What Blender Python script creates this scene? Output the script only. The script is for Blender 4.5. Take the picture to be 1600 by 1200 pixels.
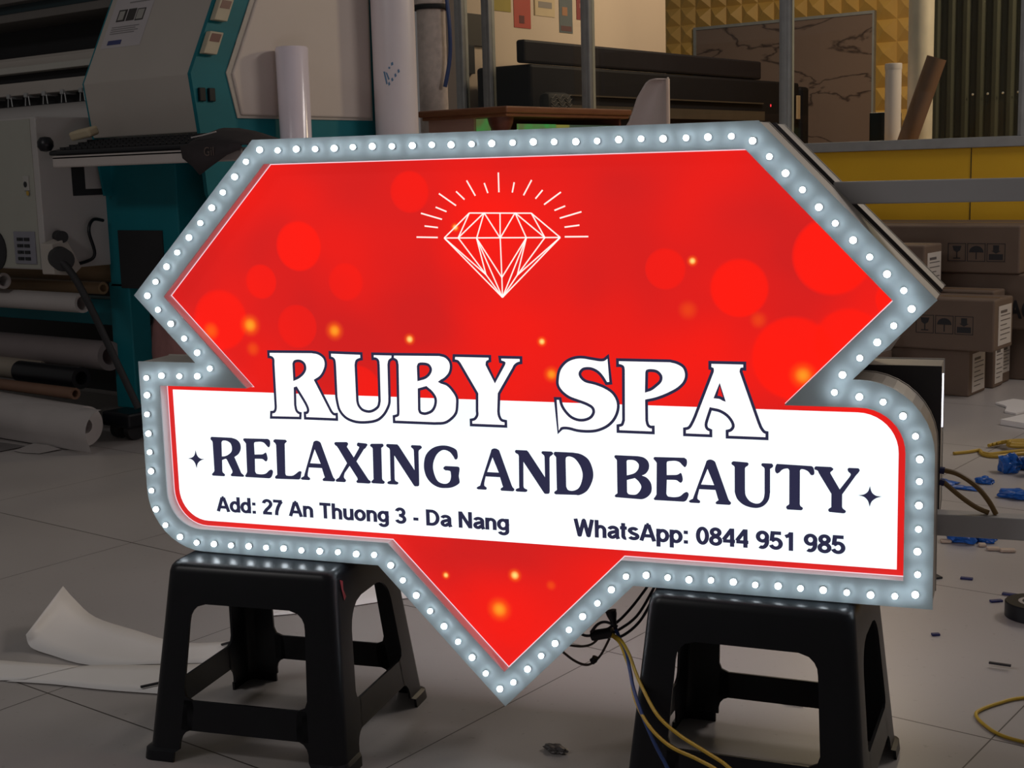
import bpy, bmesh, math, random
from mathutils import Vector, Matrix

for o in list(bpy.data.objects):
    bpy.data.objects.remove(o, do_unlink=True)
random.seed(7)
SC = bpy.context.scene
C = SC.collection

# ------------------------------------------------------------------ camera
cam_data = bpy.data.cameras.new('camera')
cam = bpy.data.objects.new('camera', cam_data)
C.objects.link(cam)
cam_data.sensor_fit = 'HORIZONTAL'
cam_data.sensor_width = 36.0
cam_data.lens = 36.0 * 2141.96 / 1600.0
cam_data.clip_end = 100
_yaw, _pitch, _roll = 0.66006, -0.155135, -0.027976
_f = Vector((-math.sin(_yaw) * math.cos(_pitch), math.cos(_yaw) * math.cos(_pitch), math.sin(_pitch)))
_r = Vector((math.cos(_yaw), math.sin(_yaw), 0))
_u = _r.cross(_f)
_r2 = _r * math.cos(_roll) + _u * math.sin(_roll)
_u2 = _u * math.cos(_roll) - _r * math.sin(_roll)
cam.matrix_world = Matrix(((_r2.x, _u2.x, -_f.x, 1.442664), (_r2.y, _u2.y, -_f.y, -1.813006),
                           (_r2.z, _u2.z, -_f.z, 1.060271), (0, 0, 0, 1)))
SC.camera = cam

# ------------------------------------------------------------------ view, world, lamps
SC.view_settings.view_transform = 'Standard'
SC.view_settings.look = 'None'
SC.view_settings.gamma = 1.0
SC.view_settings.exposure = 0.0
SC.view_settings.use_curve_mapping = False
w = bpy.data.worlds.new('world')
SC.world = w
w.use_nodes = True
w.node_tree.nodes['Background'].inputs[0].default_value = (1.0, 0.93, 0.88, 1)
w.node_tree.nodes['Background'].inputs[1].default_value = 0.088

def area(name, loc, target, size, watts, col, sizey=None):
    d = bpy.data.lights.new(name, 'AREA')
    d.energy = watts
    d.color = col
    d.size = size
    if sizey:
        d.shape = 'RECTANGLE'
        d.size_y = sizey
    o = bpy.data.objects.new(name, d)
    C.objects.link(o)
    o.location = loc
    o.rotation_euler = (Vector(target) - Vector(loc)).to_track_quat('-Z', 'Y').to_euler()
    return o

area('front_fill_light', (-1.6, -3.2, 3.3), (-2.2, 1.4, 0.9), 1.4, 22, (1.0, 0.96, 0.94), 0.4)  # added fill from the camera side, lifts the printer hood and border board
area('ceiling_tube_lamp', (1.6, 4.2, 3.4), (0.2, 2.4, 0), 1.6, 42, (1.0, 0.9, 0.84), 0.5)
area('back_room_lamp', (-2.6, 7.6, 3.6), (-3.6, 7.6, 0), 1.2, 62, (1.0, 0.74, 0.5), 0.5)
area('side_room_lamp', (0.7, 5.9, 2.9), (-1.6, 5.8, 1.4), 0.4, 44, (1.0, 0.76, 0.48), 0.5)

# ------------------------------------------------------------------ materials
_mats = {}
def mat(name, col, rough=0.6, var=0.12, scale=9.0, metal=0.0, spec=0.5, emit=None, es=0.0, bump=0.0):
    if name in _mats:
        return _mats[name]
    m = bpy.data.materials.new(name)
    m.use_nodes = True
    nt = m.node_tree
    b = nt.nodes['Principled BSDF']
    b.inputs['Roughness'].default_value = rough
    b.inputs['Metallic'].default_value = metal
    b.inputs['Specular IOR Level'].default_value = spec
    tc = nt.nodes.new('ShaderNodeTexCoord')
    nz = nt.nodes.new('ShaderNodeTexNoise')
    nz.inputs['Scale'].default_value = scale
    nz.inputs['Detail'].default_value = 5
    nt.links.new(tc.outputs['Object'], nz.inputs['Vector'])
    mx = nt.nodes.new('ShaderNodeMix')
    mx.data_type = 'RGBA'
    mx.inputs[6].default_value = tuple(c * (1 - var) for c in col) + (1,)
    mx.inputs[7].default_value = tuple(min(1, c * (1 + var)) for c in col) + (1,)
    nt.links.new(nz.outputs['Fac'], mx.inputs[0])
    nt.links.new(mx.outputs[2], b.inputs['Base Color'])
    if bump:
        bp = nt.nodes.new('ShaderNodeBump')
        bp.inputs['Strength'].default_value = bump
        bp.inputs['Distance'].default_value = 0.01
        nt.links.new(nz.outputs['Fac'], bp.inputs['Height'])
        nt.links.new(bp.outputs[0], b.inputs['Normal'])
    if emit:
        b.inputs['Emission Color'].default_value = tuple(emit) + (1,)
        b.inputs['Emission Strength'].default_value = es
    _mats[name] = m
    return m

def mat_floor():
    m = bpy.data.materials.new('glazed_floor_tile')
    m.use_nodes = True
    nt = m.node_tree
    L = nt.links.new
    b = nt.nodes['Principled BSDF']
    geo = nt.nodes.new('ShaderNodeNewGeometry')
    sep = nt.nodes.new('ShaderNodeSeparateXYZ')
    L(geo.outputs['Position'], sep.inputs[0])
    def joint(out, off, step, wd):
        a = nt.nodes.new('ShaderNodeMath'); a.operation = 'SUBTRACT'; a.inputs[1].default_value = off
        L(out, a.inputs[0])
        d = nt.nodes.new('ShaderNodeMath'); d.operation = 'PINGPONG'; d.inputs[1].default_value = step / 2
        L(a.outputs[0], d.inputs[0])
        c = nt.nodes.new('ShaderNodeMath'); c.operation = 'LESS_THAN'; c.inputs[1].default_value = wd
        L(d.outputs[0], c.inputs[0])
        return c.outputs[0]
    jx = joint(sep.outputs[0], -0.185, 0.845, 0.0014)
    jy = joint(sep.outputs[1], 0.604, 0.853, 0.0018)
    mxx = nt.nodes.new('ShaderNodeMath'); mxx.operation = 'MAXIMUM'
    L(jx, mxx.inputs[0]); L(jy, mxx.inputs[1])
    nz = nt.nodes.new('ShaderNodeTexNoise'); nz.inputs['Scale'].default_value = 2.3; nz.inputs['Detail'].default_value = 6
    L(geo.outputs['Position'], nz.inputs['Vector'])
    nz2 = nt.nodes.new('ShaderNodeTexNoise'); nz2.inputs['Scale'].default_value = 60; nz2.inputs['Detail'].default_value = 3
    L(geo.outputs['Position'], nz2.inputs['Vector'])
    base = nt.nodes.new('ShaderNodeMix'); base.data_type = 'RGBA'
    base.inputs[6].default_value = (0.37, 0.345, 0.335, 1); base.inputs[7].default_value = (0.46, 0.435, 0.425, 1)
    L(nz.outputs['Fac'], base.inputs[0])
    dust = nt.nodes.new('ShaderNodeMapRange')
    dust.inputs[1].default_value = 0.66; dust.inputs[2].default_value = 0.74; dust.inputs[4].default_value = 0.35
    L(nz2.outputs['Fac'], dust.inputs[0])
    d2 = nt.nodes.new('ShaderNodeMix'); d2.data_type = 'RGBA'
    d2.inputs[7].default_value = (0.2, 0.17, 0.15, 1)
    L(dust.outputs[0], d2.inputs[0]); L(base.outputs[2], d2.inputs[6])
    fin = nt.nodes.new('ShaderNodeMix'); fin.data_type = 'RGBA'
    fin.inputs[7].default_value = (0.07, 0.06, 0.055, 1)
    L(mxx.outputs[0], fin.inputs[0]); L(d2.outputs[2], fin.inputs[6])
    L(fin.outputs[2], b.inputs['Base Color'])
    rg = nt.nodes.new('ShaderNodeMapRange'); rg.inputs[3].default_value = 0.26; rg.inputs[4].default_value = 0.42
    L(nz.outputs['Fac'], rg.inputs[0]); L(rg.outputs[0], b.inputs['Roughness'])
    b.inputs['Specular IOR Level'].default_value = 0.35
    return m

def emat(name, col, strength, base=(0.02, 0.02, 0.02)):
    m = bpy.data.materials.new(name)
    m.use_nodes = True
    b = m.node_tree.nodes['Principled BSDF']
    b.inputs['Base Color'].default_value = base + (1,)
    b.inputs['Roughness'].default_value = 0.35
    b.inputs['Emission Color'].default_value = col + (1,)
    b.inputs['Emission Strength'].default_value = strength
    return m

CIRCLES = [(-0.38, 0.935, 0.0471, .9), (-0.461, 0.871, 0.0329, .7), (-0.551, 0.8, 0.0588, .8), (-0.391, 0.79, 0.0412, .5), (-0.158, 1.027, 0.0376, .6), (0.56, 0.913, 0.0647, 1), (0.414, 0.862, 0.0494, .9), (0.586, 0.777, 0.0565, .8), (0.501, 0.75, 0.0706, .9), (0.293, 0.893, 0.0353, .6), (-0.289, 0.871, 0.0353, .5), (-0.274, 0.676, 0.0471, .6), (0.66, 0.846, 0.0353, .9), (0.02, 0.76, 0.16, .5), (-0.02, 0.95, 0.13, .5), (0.0, 0.28, 0.12, .6)]
SPARKS = [(-0.489, 0.791, 0.020, 1), (-0.316, 0.783, 0.0176, .9), (-0.169, 0.77, 0.0105, 1.5), (-0.573, 0.779, 0.0165, .7), (-0.486, 0.747, 0.0141, .4), (0.077, 0.77, 0.009, 1.3), (0.338, 0.906, 0.009, 1.3), (0.445, 0.811, 0.0141, .3), (0.516, 0.723, 0.0212, .8), (0.33, 0.826, 0.0165, .3), (-0.075, 0.965, 0.008, 1.5), (0.016, 0.354, 0.0125, 1.5), (-0.015, 0.289, 0.022, .9), (-0.116, 0.344, 0.008, 1.2), (0.083, 0.341, 0.0094, .4), (0.093, 0.714, 0.0141, .8)]
def mat_red_face():
    m = bpy.data.materials.new('backlit_red_bokeh_print')
    m.use_nodes = True
    nt = m.node_tree
    L = nt.links.new
    b = nt.nodes['Principled BSDF']
    b.inputs['Base Color'].default_value = (0.25, 0.01, 0.01, 1)
    b.inputs['Roughness'].default_value = 0.3
    tc = nt.nodes.new('ShaderNodeTexCoord')
    nz = nt.nodes.new('ShaderNodeTexNoise'); nz.inputs['Scale'].default_value = 3.5; nz.inputs['Detail'].default_value = 2
    L(tc.outputs['Object'], nz.inputs['Vector'])
    mr = nt.nodes.new('ShaderNodeMapRange'); mr.inputs[1].default_value = 0.36; mr.inputs[2].default_value = 0.74
    L(nz.outputs['Fac'], mr.inputs[0])
    base = nt.nodes.new('ShaderNodeMix'); base.data_type = 'RGBA'
    base.inputs[6].default_value = (0.60, 0.011, 0.010, 1)
    base.inputs[7].default_value = (0.90, 0.009, 0.004, 1)
    L(mr.outputs[0], base.inputs[0])
    cur = base.outputs[2]
    def blob(cur, x, z, r, k, col, soft):
        d = nt.nodes.new('ShaderNodeVectorMath'); d.operation = 'DISTANCE'
        d.inputs[1].default_value = (x, 0.0245, z)
        L(tc.outputs['Object'], d.inputs[0])
        q = nt.nodes.new('ShaderNodeMapRange'); q.interpolation_type = 'SMOOTHSTEP'
        q.inputs[1].default_value = r * soft; q.inputs[2].default_value = r
        q.inputs[3].default_value = k; q.inputs[4].default_value = 0
        L(d.outputs['Value'], q.inputs[0])
        x_ = nt.nodes.new('ShaderNodeMix'); x_.data_type = 'RGBA'
        x_.inputs[7].default_value = col + (1,)
        L(q.outputs[0], x_.inputs[0]); L(cur, x_.inputs[6])
        return x_.outputs[2]
    for x, z, r, k in CIRCLES:
        cur = blob(cur, x, z, r, k * 0.8, (1.05, 0.008, 0.001), 0.88 if r < 0.1 else 0.2)
    for x, z, r, k in SPARKS:
        cur = blob(cur, x, z, r * 1.25, min(k, 1.0), (1.0, 0.13, 0.004), 0.05)
        if k >= 0.8:
            cur = blob(cur, x, z, r * 0.75, min(1, k * 0.8), (1.0, 0.42, 0.02) if k < 1.2 else (1.1, 0.75, 0.2), 0.05)
    L(cur, b.inputs['Emission Color'])
    b.inputs['Emission Strength'].default_value = 1.0
    return m

def mat_white_face():
    m = bpy.data.materials.new('backlit_white_acrylic')
    m.use_nodes = True
    nt = m.node_tree
    b = nt.nodes['Principled BSDF']
    b.inputs['Base Color'].default_value = (0.2, 0.2, 0.2, 1)
    tc = nt.nodes.new('ShaderNodeTexCoord')
    nz = nt.nodes.new('ShaderNodeTexNoise'); nz.inputs['Scale'].default_value = 2.2; nz.inputs['Detail'].default_value = 1
    nt.links.new(tc.outputs['Object'], nz.inputs['Vector'])
    mx = nt.nodes.new('ShaderNodeMix'); mx.data_type = 'RGBA'
    mx.inputs[6].default_value = (0.72, 0.90, 0.98, 1); mx.inputs[7].default_value = (1.25, 1.25, 1.25, 1)
    nt.links.new(nz.outputs['Fac'], mx.inputs[0])
    nt.links.new(mx.outputs[2], b.inputs['Emission Color'])
    b.inputs['Emission Strength'].default_value = 1.08
    return m

def mat_marble():
    m = bpy.data.materials.new('brown_veined_marble')
    m.use_nodes = True
    nt = m.node_tree
    L = nt.links.new
    b = nt.nodes['Principled BSDF']
    b.inputs['Roughness'].default_value = 0.35
    tc = nt.nodes.new('ShaderNodeTexCoord')
    mp = nt.nodes.new('ShaderNodeMapping'); mp.inputs['Rotation'].default_value = (0, math.radians(38), 0)
    mp.inputs['Scale'].default_value = (0.7, 1, 2.2)
    L(tc.outputs['Object'], mp.inputs[0])
    nz = nt.nodes.new('ShaderNodeTexNoise'); nz.inputs['Scale'].default_value = 1.3; nz.inputs['Detail'].default_value = 6
    nz.inputs['Distortion'].default_value = 0.6
    L(mp.outputs[0], nz.inputs['Vector'])
    a = nt.nodes.new('ShaderNodeMath'); a.operation = 'SUBTRACT'; a.inputs[1].default_value = 0.5
    L(nz.outputs['Fac'], a.inputs[0])
    c = nt.nodes.new('ShaderNodeMath'); c.operation = 'ABSOLUTE'; L(a.outputs[0], c.inputs[0])
    r = nt.nodes.new('ShaderNodeMapRange'); r.inputs[1].default_value = 0.0; r.inputs[2].default_value = 0.018
    L(c.outputs[0], r.inputs[0])
    mx = nt.nodes.new('ShaderNodeMix'); mx.data_type = 'RGBA'
    mx.inputs[6].default_value = (0.05, 0.03, 0.025, 1); mx.inputs[7].default_value = (0.23, 0.16, 0.13, 1)
    L(r.outputs[0], mx.inputs[0]); L(mx.outputs[2], b.inputs['Base Color'])
    return m

def mat_wood(name, c1, c2, rough=0.35):
    m = bpy.data.materials.new(name)
    m.use_nodes = True
    nt = m.node_tree
    b = nt.nodes['Principled BSDF']
    b.inputs['Roughness'].default_value = rough
    tc = nt.nodes.new('ShaderNodeTexCoord')
    mp = nt.nodes.new('ShaderNodeMapping'); mp.inputs['Scale'].default_value = (3, 3, 22)
    nt.links.new(tc.outputs['Object'], mp.inputs[0])
    nz = nt.nodes.new('ShaderNodeTexNoise'); nz.inputs['Scale'].default_value = 2.5; nz.inputs['Detail'].default_value = 6
    nt.links.new(mp.outputs[0], nz.inputs['Vector'])
    mx = nt.nodes.new('ShaderNodeMix'); mx.data_type = 'RGBA'
    mx.inputs[6].default_value = c1 + (1,); mx.inputs[7].default_value = c2 + (1,)
    nt.links.new(nz.outputs['Fac'], mx.inputs[0]); nt.links.new(mx.outputs[2], b.inputs['Base Color'])
    return m

def mat_glass():
    m = bpy.data.materials.new('clear_pane_glass')
    m.use_nodes = True
    nt = m.node_tree
    nt.nodes.remove(nt.nodes['Principled BSDF'])
    out = nt.nodes['Material Output']
    t = nt.nodes.new('ShaderNodeBsdfTransparent'); t.inputs[0].default_value = (0.93, 0.96, 0.95, 1)
    g = nt.nodes.new('ShaderNodeBsdfGlossy'); g.inputs['Roughness'].default_value = 0.02
    f = nt.nodes.new('ShaderNodeFresnel'); f.inputs[0].default_value = 1.3
    mx = nt.nodes.new('ShaderNodeMixShader')
    nt.links.new(f.outputs[0], mx.inputs[0]); nt.links.new(t.outputs[0], mx.inputs[1]); nt.links.new(g.outputs[0], mx.inputs[2])
    nt.links.new(mx.outputs[0], out.inputs[0])
    return m

M_BLACK = mat('black_plastic', (0.005, 0.006, 0.009), 0.36, 0.3, 14, spec=0.35)
M_BLACKMATT = mat('matt_black', (0.012, 0.012, 0.014), 0.7, 0.3)
M_BOARD = mat('frosted_border_board', (0.52, 0.62, 0.66), 0.5, 0.05, 30)
M_SIDE = mat('brushed_sign_return', (0.50, 0.46, 0.42), 0.45, 0.1, 20, metal=0.1)
M_EDGE = mat('pale_board_edge', (0.75, 0.72, 0.68), 0.5, 0.05)
M_WALLIN = mat('white_recess_return', (0.78, 0.76, 0.78), 0.5, 0.03)
M_CORE = mat('dark_steel_core', (0.05, 0.045, 0.05), 0.5, 0.2)
M_STEEL = mat('galvanised_steel', (0.36, 0.37, 0.37), 0.5, 0.2, 16, metal=0.35)
M_TEAL = mat('teal_paint', (0.004, 0.145, 0.18), 0.5, 0.15, 6, spec=0.25)
M_GREY = mat('warm_grey_paint', (0.40, 0.365, 0.33), 0.5, 0.06, 5)
M_PANEL = mat('pale_grey_panel', (0.55, 0.48, 0.44), 0.5, 0.05, 5)
M_LILAC = mat('light_grey_cabinet', (0.40, 0.38, 0.37), 0.55, 0.05, 5)
M_PAPER = mat('white_vinyl_paper', (0.86, 0.84, 0.83), 0.45, 0.04, 6)
M_DULLPAPER = mat('dull_roll_paper', (0.42, 0.39, 0.38), 0.6, 0.12, 6)
M_TAN = mat('tan_card_tube', (0.30, 0.20, 0.11), 0.6, 0.15, 12)
M_BROWN = mat('brown_card_tube', (0.17, 0.09, 0.055), 0.6, 0.15, 12)
M_CARD = mat('corrugated_card', (0.165, 0.115, 0.085), 0.75, 0.12, 7)
M_LABEL = mat('white_paper_label', (0.62, 0.58, 0.54), 0.6, 0.05)
M_INK = mat('black_ink', (0.016, 0.016, 0.02), 0.6, 0.1)
M_YELLOW = mat('mustard_wall_paint', (0.86, 0.50, 0.015), 0.6, 0.08, 4)
M_PVC = mat('lilac_white_pvc', (0.74, 0.68, 0.71), 0.3, 0.04, 6)
M_PIPE = mat('dirty_cream_pipe', (0.68, 0.60, 0.50), 0.55, 0.22, 11, bump=0.1)
M_YWIRE = mat('yellow_wire', (0.55, 0.36, 0.03), 0.4, 0.08)
M_BWIRE = mat('blue_wire', (0.02, 0.055, 0.20), 0.4, 0.1)
M_KWIRE = mat('dark_wire', (0.02, 0.018, 0.03), 0.4, 0.2)
M_BLUE = mat('blue_plastic_film', (0.01, 0.10, 0.42), 0.3, 0.4, 40)
M_NAVY = mat('navy_scrap', (0.015, 0.02, 0.11), 0.5, 0.2)
M_PINK = mat('pink_plastic_bag', (0.36, 0.17, 0.16), 0.45, 0.25, 18, bump=0.3)
M_WOOD = mat_wood('reddish_wood', (0.13, 0.04, 0.025), (0.24, 0.08, 0.05))
M_WOODL = mat_wood('pinkish_wood_panel', (0.60, 0.34, 0.26), (0.72, 0.44, 0.34))
M_WOODT = mat_wood('brown_wood_top', (0.24, 0.085, 0.04), (0.42, 0.18, 0.08))
M_CREAM = mat('cream_wall_paint', (0.62, 0.50, 0.40), 0.7, 0.04, 3)
M_GOLD = mat('ochre_relief_tile', (0.62, 0.38, 0.09), 0.45, 0.15, 5)
M_GLASS = mat_glass()

# ------------------------------------------------------------------ mesh helpers
class MB:
    def __init__(s):
        s.bm = bmesh.new()
    def box(s, x0, x1, y0, y1, z0, z1, bev=0.0):
        t = bmesh.new()
        bmesh.ops.create_cube(t, size=1)
        for v in t.verts:
            v.co = Vector((x0 + (v.co.x + .5) * (x1 - x0), y0 + (v.co.y + .5) * (y1 - y0), z0 + (v.co.z + .5) * (z1 - z0)))
        if bev:
            bmesh.ops.bevel(t, geom=list(t.edges), offset=bev, segments=2, affect='EDGES', profile=0.5)
        s.join(t)
        return s
    def join(s, t, mtx=None):
        if mtx:
            bmesh.ops.transform(t, matrix=mtx, verts=t.verts)
        me = bpy.data.meshes.new('t')
        t.to_mesh(me)
        t.free()
        s.bm.from_mesh(me)
        bpy.data.meshes.remove(me)
    def obox(s, centre, dims, rot, bev=0.0):
        t = bmesh.new()
        bmesh.ops.create_cube(t, size=1)
        for v in t.verts:
            v.co = Vector((v.co.x * dims[0], v.co.y * dims[1], v.co.z * dims[2]))
        if bev:
            bmesh.ops.bevel(t, geom=list(t.edges), offset=bev, segments=2, affect='EDGES', profile=0.5)
        s.join(t, Matrix.Translation(centre) @ Matrix.Rotation(rot[2], 4, 'Z') @ Matrix.Rotation(rot[1], 4, 'Y') @ Matrix.Rotation(rot[0], 4, 'X'))
        return s
    def poly(s, pts):
        vs = [s.bm.verts.new(p) for p in pts]
        s.bm.faces.new(vs)
        return s
    def prism(s, pts, vec):
        """extrude the planar ring pts by vec, both ends capped"""
        vec = Vector(vec)
        a = [s.bm.verts.new(p) for p in pts]
        b = [s.bm.verts.new(Vector(p) + vec) for p in pts]
        n = len(pts)
        s.bm.faces.new(a)
        s.bm.faces.new(b[::-1])
        for i in range(n):
            s.bm.faces.new((a[i], b[i], b[(i + 1) % n], a[(i + 1) % n]))
        return s
    def loft(s, rings, closed=True, cap0=False, cap1=False):
        R = [[s.bm.verts.new(p) for p in r] for r in rings]
        n = len(R[0])
        for i in range(len(R) - 1):
            for j in range(n if closed else n - 1):
                k = (j + 1) % n
                s.bm.faces.new((R[i][j], R[i][k], R[i + 1][k], R[i + 1][j]))
        if cap0:
            s.bm.faces.new(R[0][::-1])
        if cap1:
            s.bm.faces.new(R[-1])
        return s
    def tube(s, pts, r, n=8, smooth=0, caps=True):
        P = [Vector(p) for p in pts]
        if smooth:
            P = spline(P, smooth)
        rings = []
        up = None
        for i, p in enumerate(P):
            d = (P[min(i + 1, len(P) - 1)] - P[max(i - 1, 0)]).normalized()
            if up is None:
                up = d.orthogonal().normalized()
            up = (up - d * up.dot(d)).normalized()
            sd = d.cross(up)
            rr = r[i] if isinstance(r, (list, tuple)) else r
            rings.append([p + (up * math.cos(2 * math.pi * k / n) + sd * math.sin(2 * math.pi * k / n)) * rr for k in range(n)])
        return s.loft(rings, True, caps, caps)
    def pipe(s, a, b, ro, ri, n=28):
        """hollow straight tube"""
        a, b = Vector(a), Vector(b)
        d = (b - a).normalized()
        u = d.orthogonal().normalized()
        v = d.cross(u)
        def ring(c, r):
            return [c + (u * math.cos(2 * math.pi * k / n) + v * math.sin(2 * math.pi * k / n)) * r for k in range(n)]
        return s.loft([ring(a, ri), ring(a, ro), ring(b, ro), ring(b, ri), ring(b - d * (b - a).length * 0.98, ri)])
    def lathe(s, prof, c=(0, 0, 0), n=24, cap=True):
        c = Vector(c)
        rings = [[c + Vector((r * math.cos(2 * math.pi * k / n), r * math.sin(2 * math.pi * k / n), z)) for k in range(n)] for r, z in prof]
        return s.loft(rings, True, cap, cap)
    def disc(s, c, r, nrm, n=24):
        nrm = Vector(nrm).normalized()
        u = nrm.orthogonal().normalized()
        v = nrm.cross(u)
        return s.poly([Vector(c) + (u * math.cos(2 * math.pi * k / n) + v * math.sin(2 * math.pi * k / n)) * r for k in range(n)])
    def build(s, name, m, parent=None, smooth=False, bevel=0, label=None):
        bmesh.ops.remove_doubles(s.bm, verts=s.bm.verts, dist=1e-6)
        bmesh.ops.recalc_face_normals(s.bm, faces=s.bm.faces)
        me = bpy.data.meshes.new(name)
        s.bm.to_mesh(me)
        s.bm.free()
        return link(name, me, m, parent, smooth, bevel, label)

def link(name, me, m, parent=None, smooth=False, bevel=0, label=None):
    o = bpy.data.objects.new(name, me)
    C.objects.link(o)
    root = parent
    while root is not None and root.parent is not None:
        root = root.parent
    if root is not None and root.type == 'EMPTY' and 'local' not in root and root.location.length > 0:
        for v in me.vertices:                       # shapes are written in room coordinates
            v.co -= root.location
    if not me.materials:
        me.materials.append(m)
    if parent is not None:
        o.parent = parent
    if smooth:
        for p in me.polygons:
            p.use_smooth = True
        me.set_sharp_from_angle(angle=math.radians(40))
    if bevel:
        bv = o.modifiers.new('bevel', 'BEVEL')
        bv.width = bevel
        bv.segments = 2
        bv.limit_method = 'ANGLE'
    if label:
        o['label'] = label
    return o

def spline(P, k):
    out = []
    n = len(P)
    for i in range(n - 1):
        p0, p1, p2, p3 = P[max(i - 1, 0)], P[i], P[i + 1], P[min(i + 2, n - 1)]
        for j in range(k):
            t = j / k
            out.append(0.5 * ((2 * p1) + (p2 - p0) * t + (2 * p0 - 5 * p1 + 4 * p2 - p3) * t * t + (3 * p1 - p0 - 3 * p2 + p3) * t ** 3))
    out.append(P[-1])
    return out

def flat(loops, y0, y1, offset=0.0):
    """a filled outline with holes in the x-z plane, y0..y1 thick; returns a mesh"""
    cu = bpy.data.curves.new('c', 'CURVE')
    cu.dimensions = '2D'
    cu.fill_mode = 'BOTH'
    cu.extrude = max(abs(y1 - y0) / 2, 1e-5)
    cu.offset = offset
    for lp in loops:
        sp = cu.splines.new('POLY')
        sp.points.add(len(lp) - 1)
        for i, (x, z) in enumerate(lp):
            sp.points[i].co = (x, z, 0, 1)
        sp.use_cyclic_u = True
    return curve_mesh(cu, lambda v: (v.x, (y0 + y1) / 2 - v.z, v.y))

def curve_mesh(cu, fn):
    o = bpy.data.objects.new('c', cu)
    C.objects.link(o)
    dg = bpy.context.evaluated_depsgraph_get()
    dg.update()
    me = bpy.data.meshes.new_from_object(o.evaluated_get(dg))
    bpy.data.objects.remove(o)
    bpy.data.curves.remove(cu)
    for v in me.vertices:
        v.co = fn(v.co.copy())
    return me

def text_mesh(body, x0, z0, width, height, y, thick=0.0006, bold=0.02, extent=None):
    cu = bpy.data.curves.new('t', 'FONT')
    cu.body = body
    cu.offset = bold
    cu.extrude = thick / 2
    cu.space_character = 1.06
    me = curve_mesh(cu, lambda v: v)
    xs = [v.co.x for v in me.vertices]
    capz = 0.729 + bold
    sx = width / (max(xs) - min(xs))
    sz = height / capz if not extent else height / (max(v.co.y for v in me.vertices) - min(v.co.y for v in me.vertices))
    mx = min(xs)
    for v in me.vertices:
        v.co = (x0 + (v.co.x - mx) * sx, y - v.co.z * 1.0, z0 + (v.co.y + bold * .5) * sz)
    return me

def merge(meshes):
    bm = bmesh.new()
    for me in meshes:
        bm.from_mesh(me)
        bpy.data.meshes.remove(me)
    me = bpy.data.meshes.new('m')
    bm.to_mesh(me)
    bm.free()
    return me

def thing(name, label, cat, loc=(0, 0, 0), rz=0.0, group=None):
    o = bpy.data.objects.new(name, None)
    o.empty_display_size = 0.1
    C.objects.link(o)
    o.location = loc
    o.rotation_euler = (0, 0, rz)
    return tag(o, label, cat, group)

def tag(o, label, cat, group=None, kind=None):
    o['label'] = label
    o['category'] = cat
    if group:
        o['group'] = group
    if kind:
        o['kind'] = kind
    return o

def struct(o, label=None, cat=None):
    o['kind'] = 'structure'
    if label:
        o['label'] = label
    if cat:
        o['category'] = cat
    return o

LEDS=[(-0.431,1.107),(-0.395,1.105),(-0.358,1.106),(-0.321,1.105),(-0.284,1.105),(-0.248,1.106),(-0.211,1.106),(-0.174,1.105),(-0.136,1.105),(-0.1,1.105),(-0.065,1.104),(-0.028,1.104),(0.008,1.104),(0.045,1.104),(0.081,1.104),(0.117,1.103),(0.154,1.102),(0.19,1.102),(0.226,1.103),(0.263,1.103),(0.299,1.102),(0.336,1.102),(0.371,1.102),(0.408,1.102),(0.441,1.094),(0.467,1.069),(0.492,1.043),(0.518,1.017),(0.543,0.99),(0.568,0.965),(0.595,0.939),(0.62,0.913),(0.646,0.887),(0.671,0.862),(0.683,0.834),(0.657,0.808),(0.633,0.782),(0.607,0.757),(0.581,0.73),(0.569,0.702),(0.607,0.696),(0.643,0.689),(0.673,0.668),(0.692,0.637),(0.699,0.601),(0.699,0.566),(0.699,0.528),(0.699,0.49),(0.698,0.454),(0.699,0.417),(0.696,0.384),(0.665,0.379),(0.628,0.378),(0.591,0.379),(0.554,0.38),(0.518,0.38),(0.482,0.381),(0.445,0.38),(0.409,0.382),(0.372,0.382),(0.335,0.38),(0.299,0.381),(0.262,0.382),(0.227,0.377),(0.201,0.352),(0.176,0.326),(0.149,0.3),(0.124,0.274),(0.098,0.247),(0.072,0.222),(0.046,0.195),(0.019,0.168),(-0.007,0.153),(-0.033,0.179),(-0.058,0.206),(-0.084,0.233),(-0.11,0.259),(-0.136,0.285),(-0.162,0.312),(-0.187,0.338),(-0.21,0.364),(-0.242,0.381),(-0.278,0.38),(-0.315,0.381),(-0.352,0.38),(-0.39,0.379),(-0.427,0.38),(-0.464,0.379),(-0.501,0.379),(-0.539,0.378),(-0.576,0.378),(-0.614,0.378),(-0.65,0.387),(-0.681,0.408),(-0.7,0.438),(-0.707,0.474),(-0.705,0.512),(-0.705,0.549),(-0.705,0.585),(-0.705,0.622),(-0.702,0.659),(-0.701,0.692),(-0.667,0.697),(-0.628,0.697),(-0.589,0.698),(-0.561,0.713),(-0.586,0.742),(-0.612,0.768),(-0.639,0.795),(-0.665,0.821),(-0.686,0.847),(-0.666,0.873),(-0.64,0.901),(-0.615,0.927),(-0.588,0.954),(-0.562,0.98),(-0.536,1.007),(-0.511,1.034),(-0.485,1.061),(-0.46,1.087)]
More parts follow.
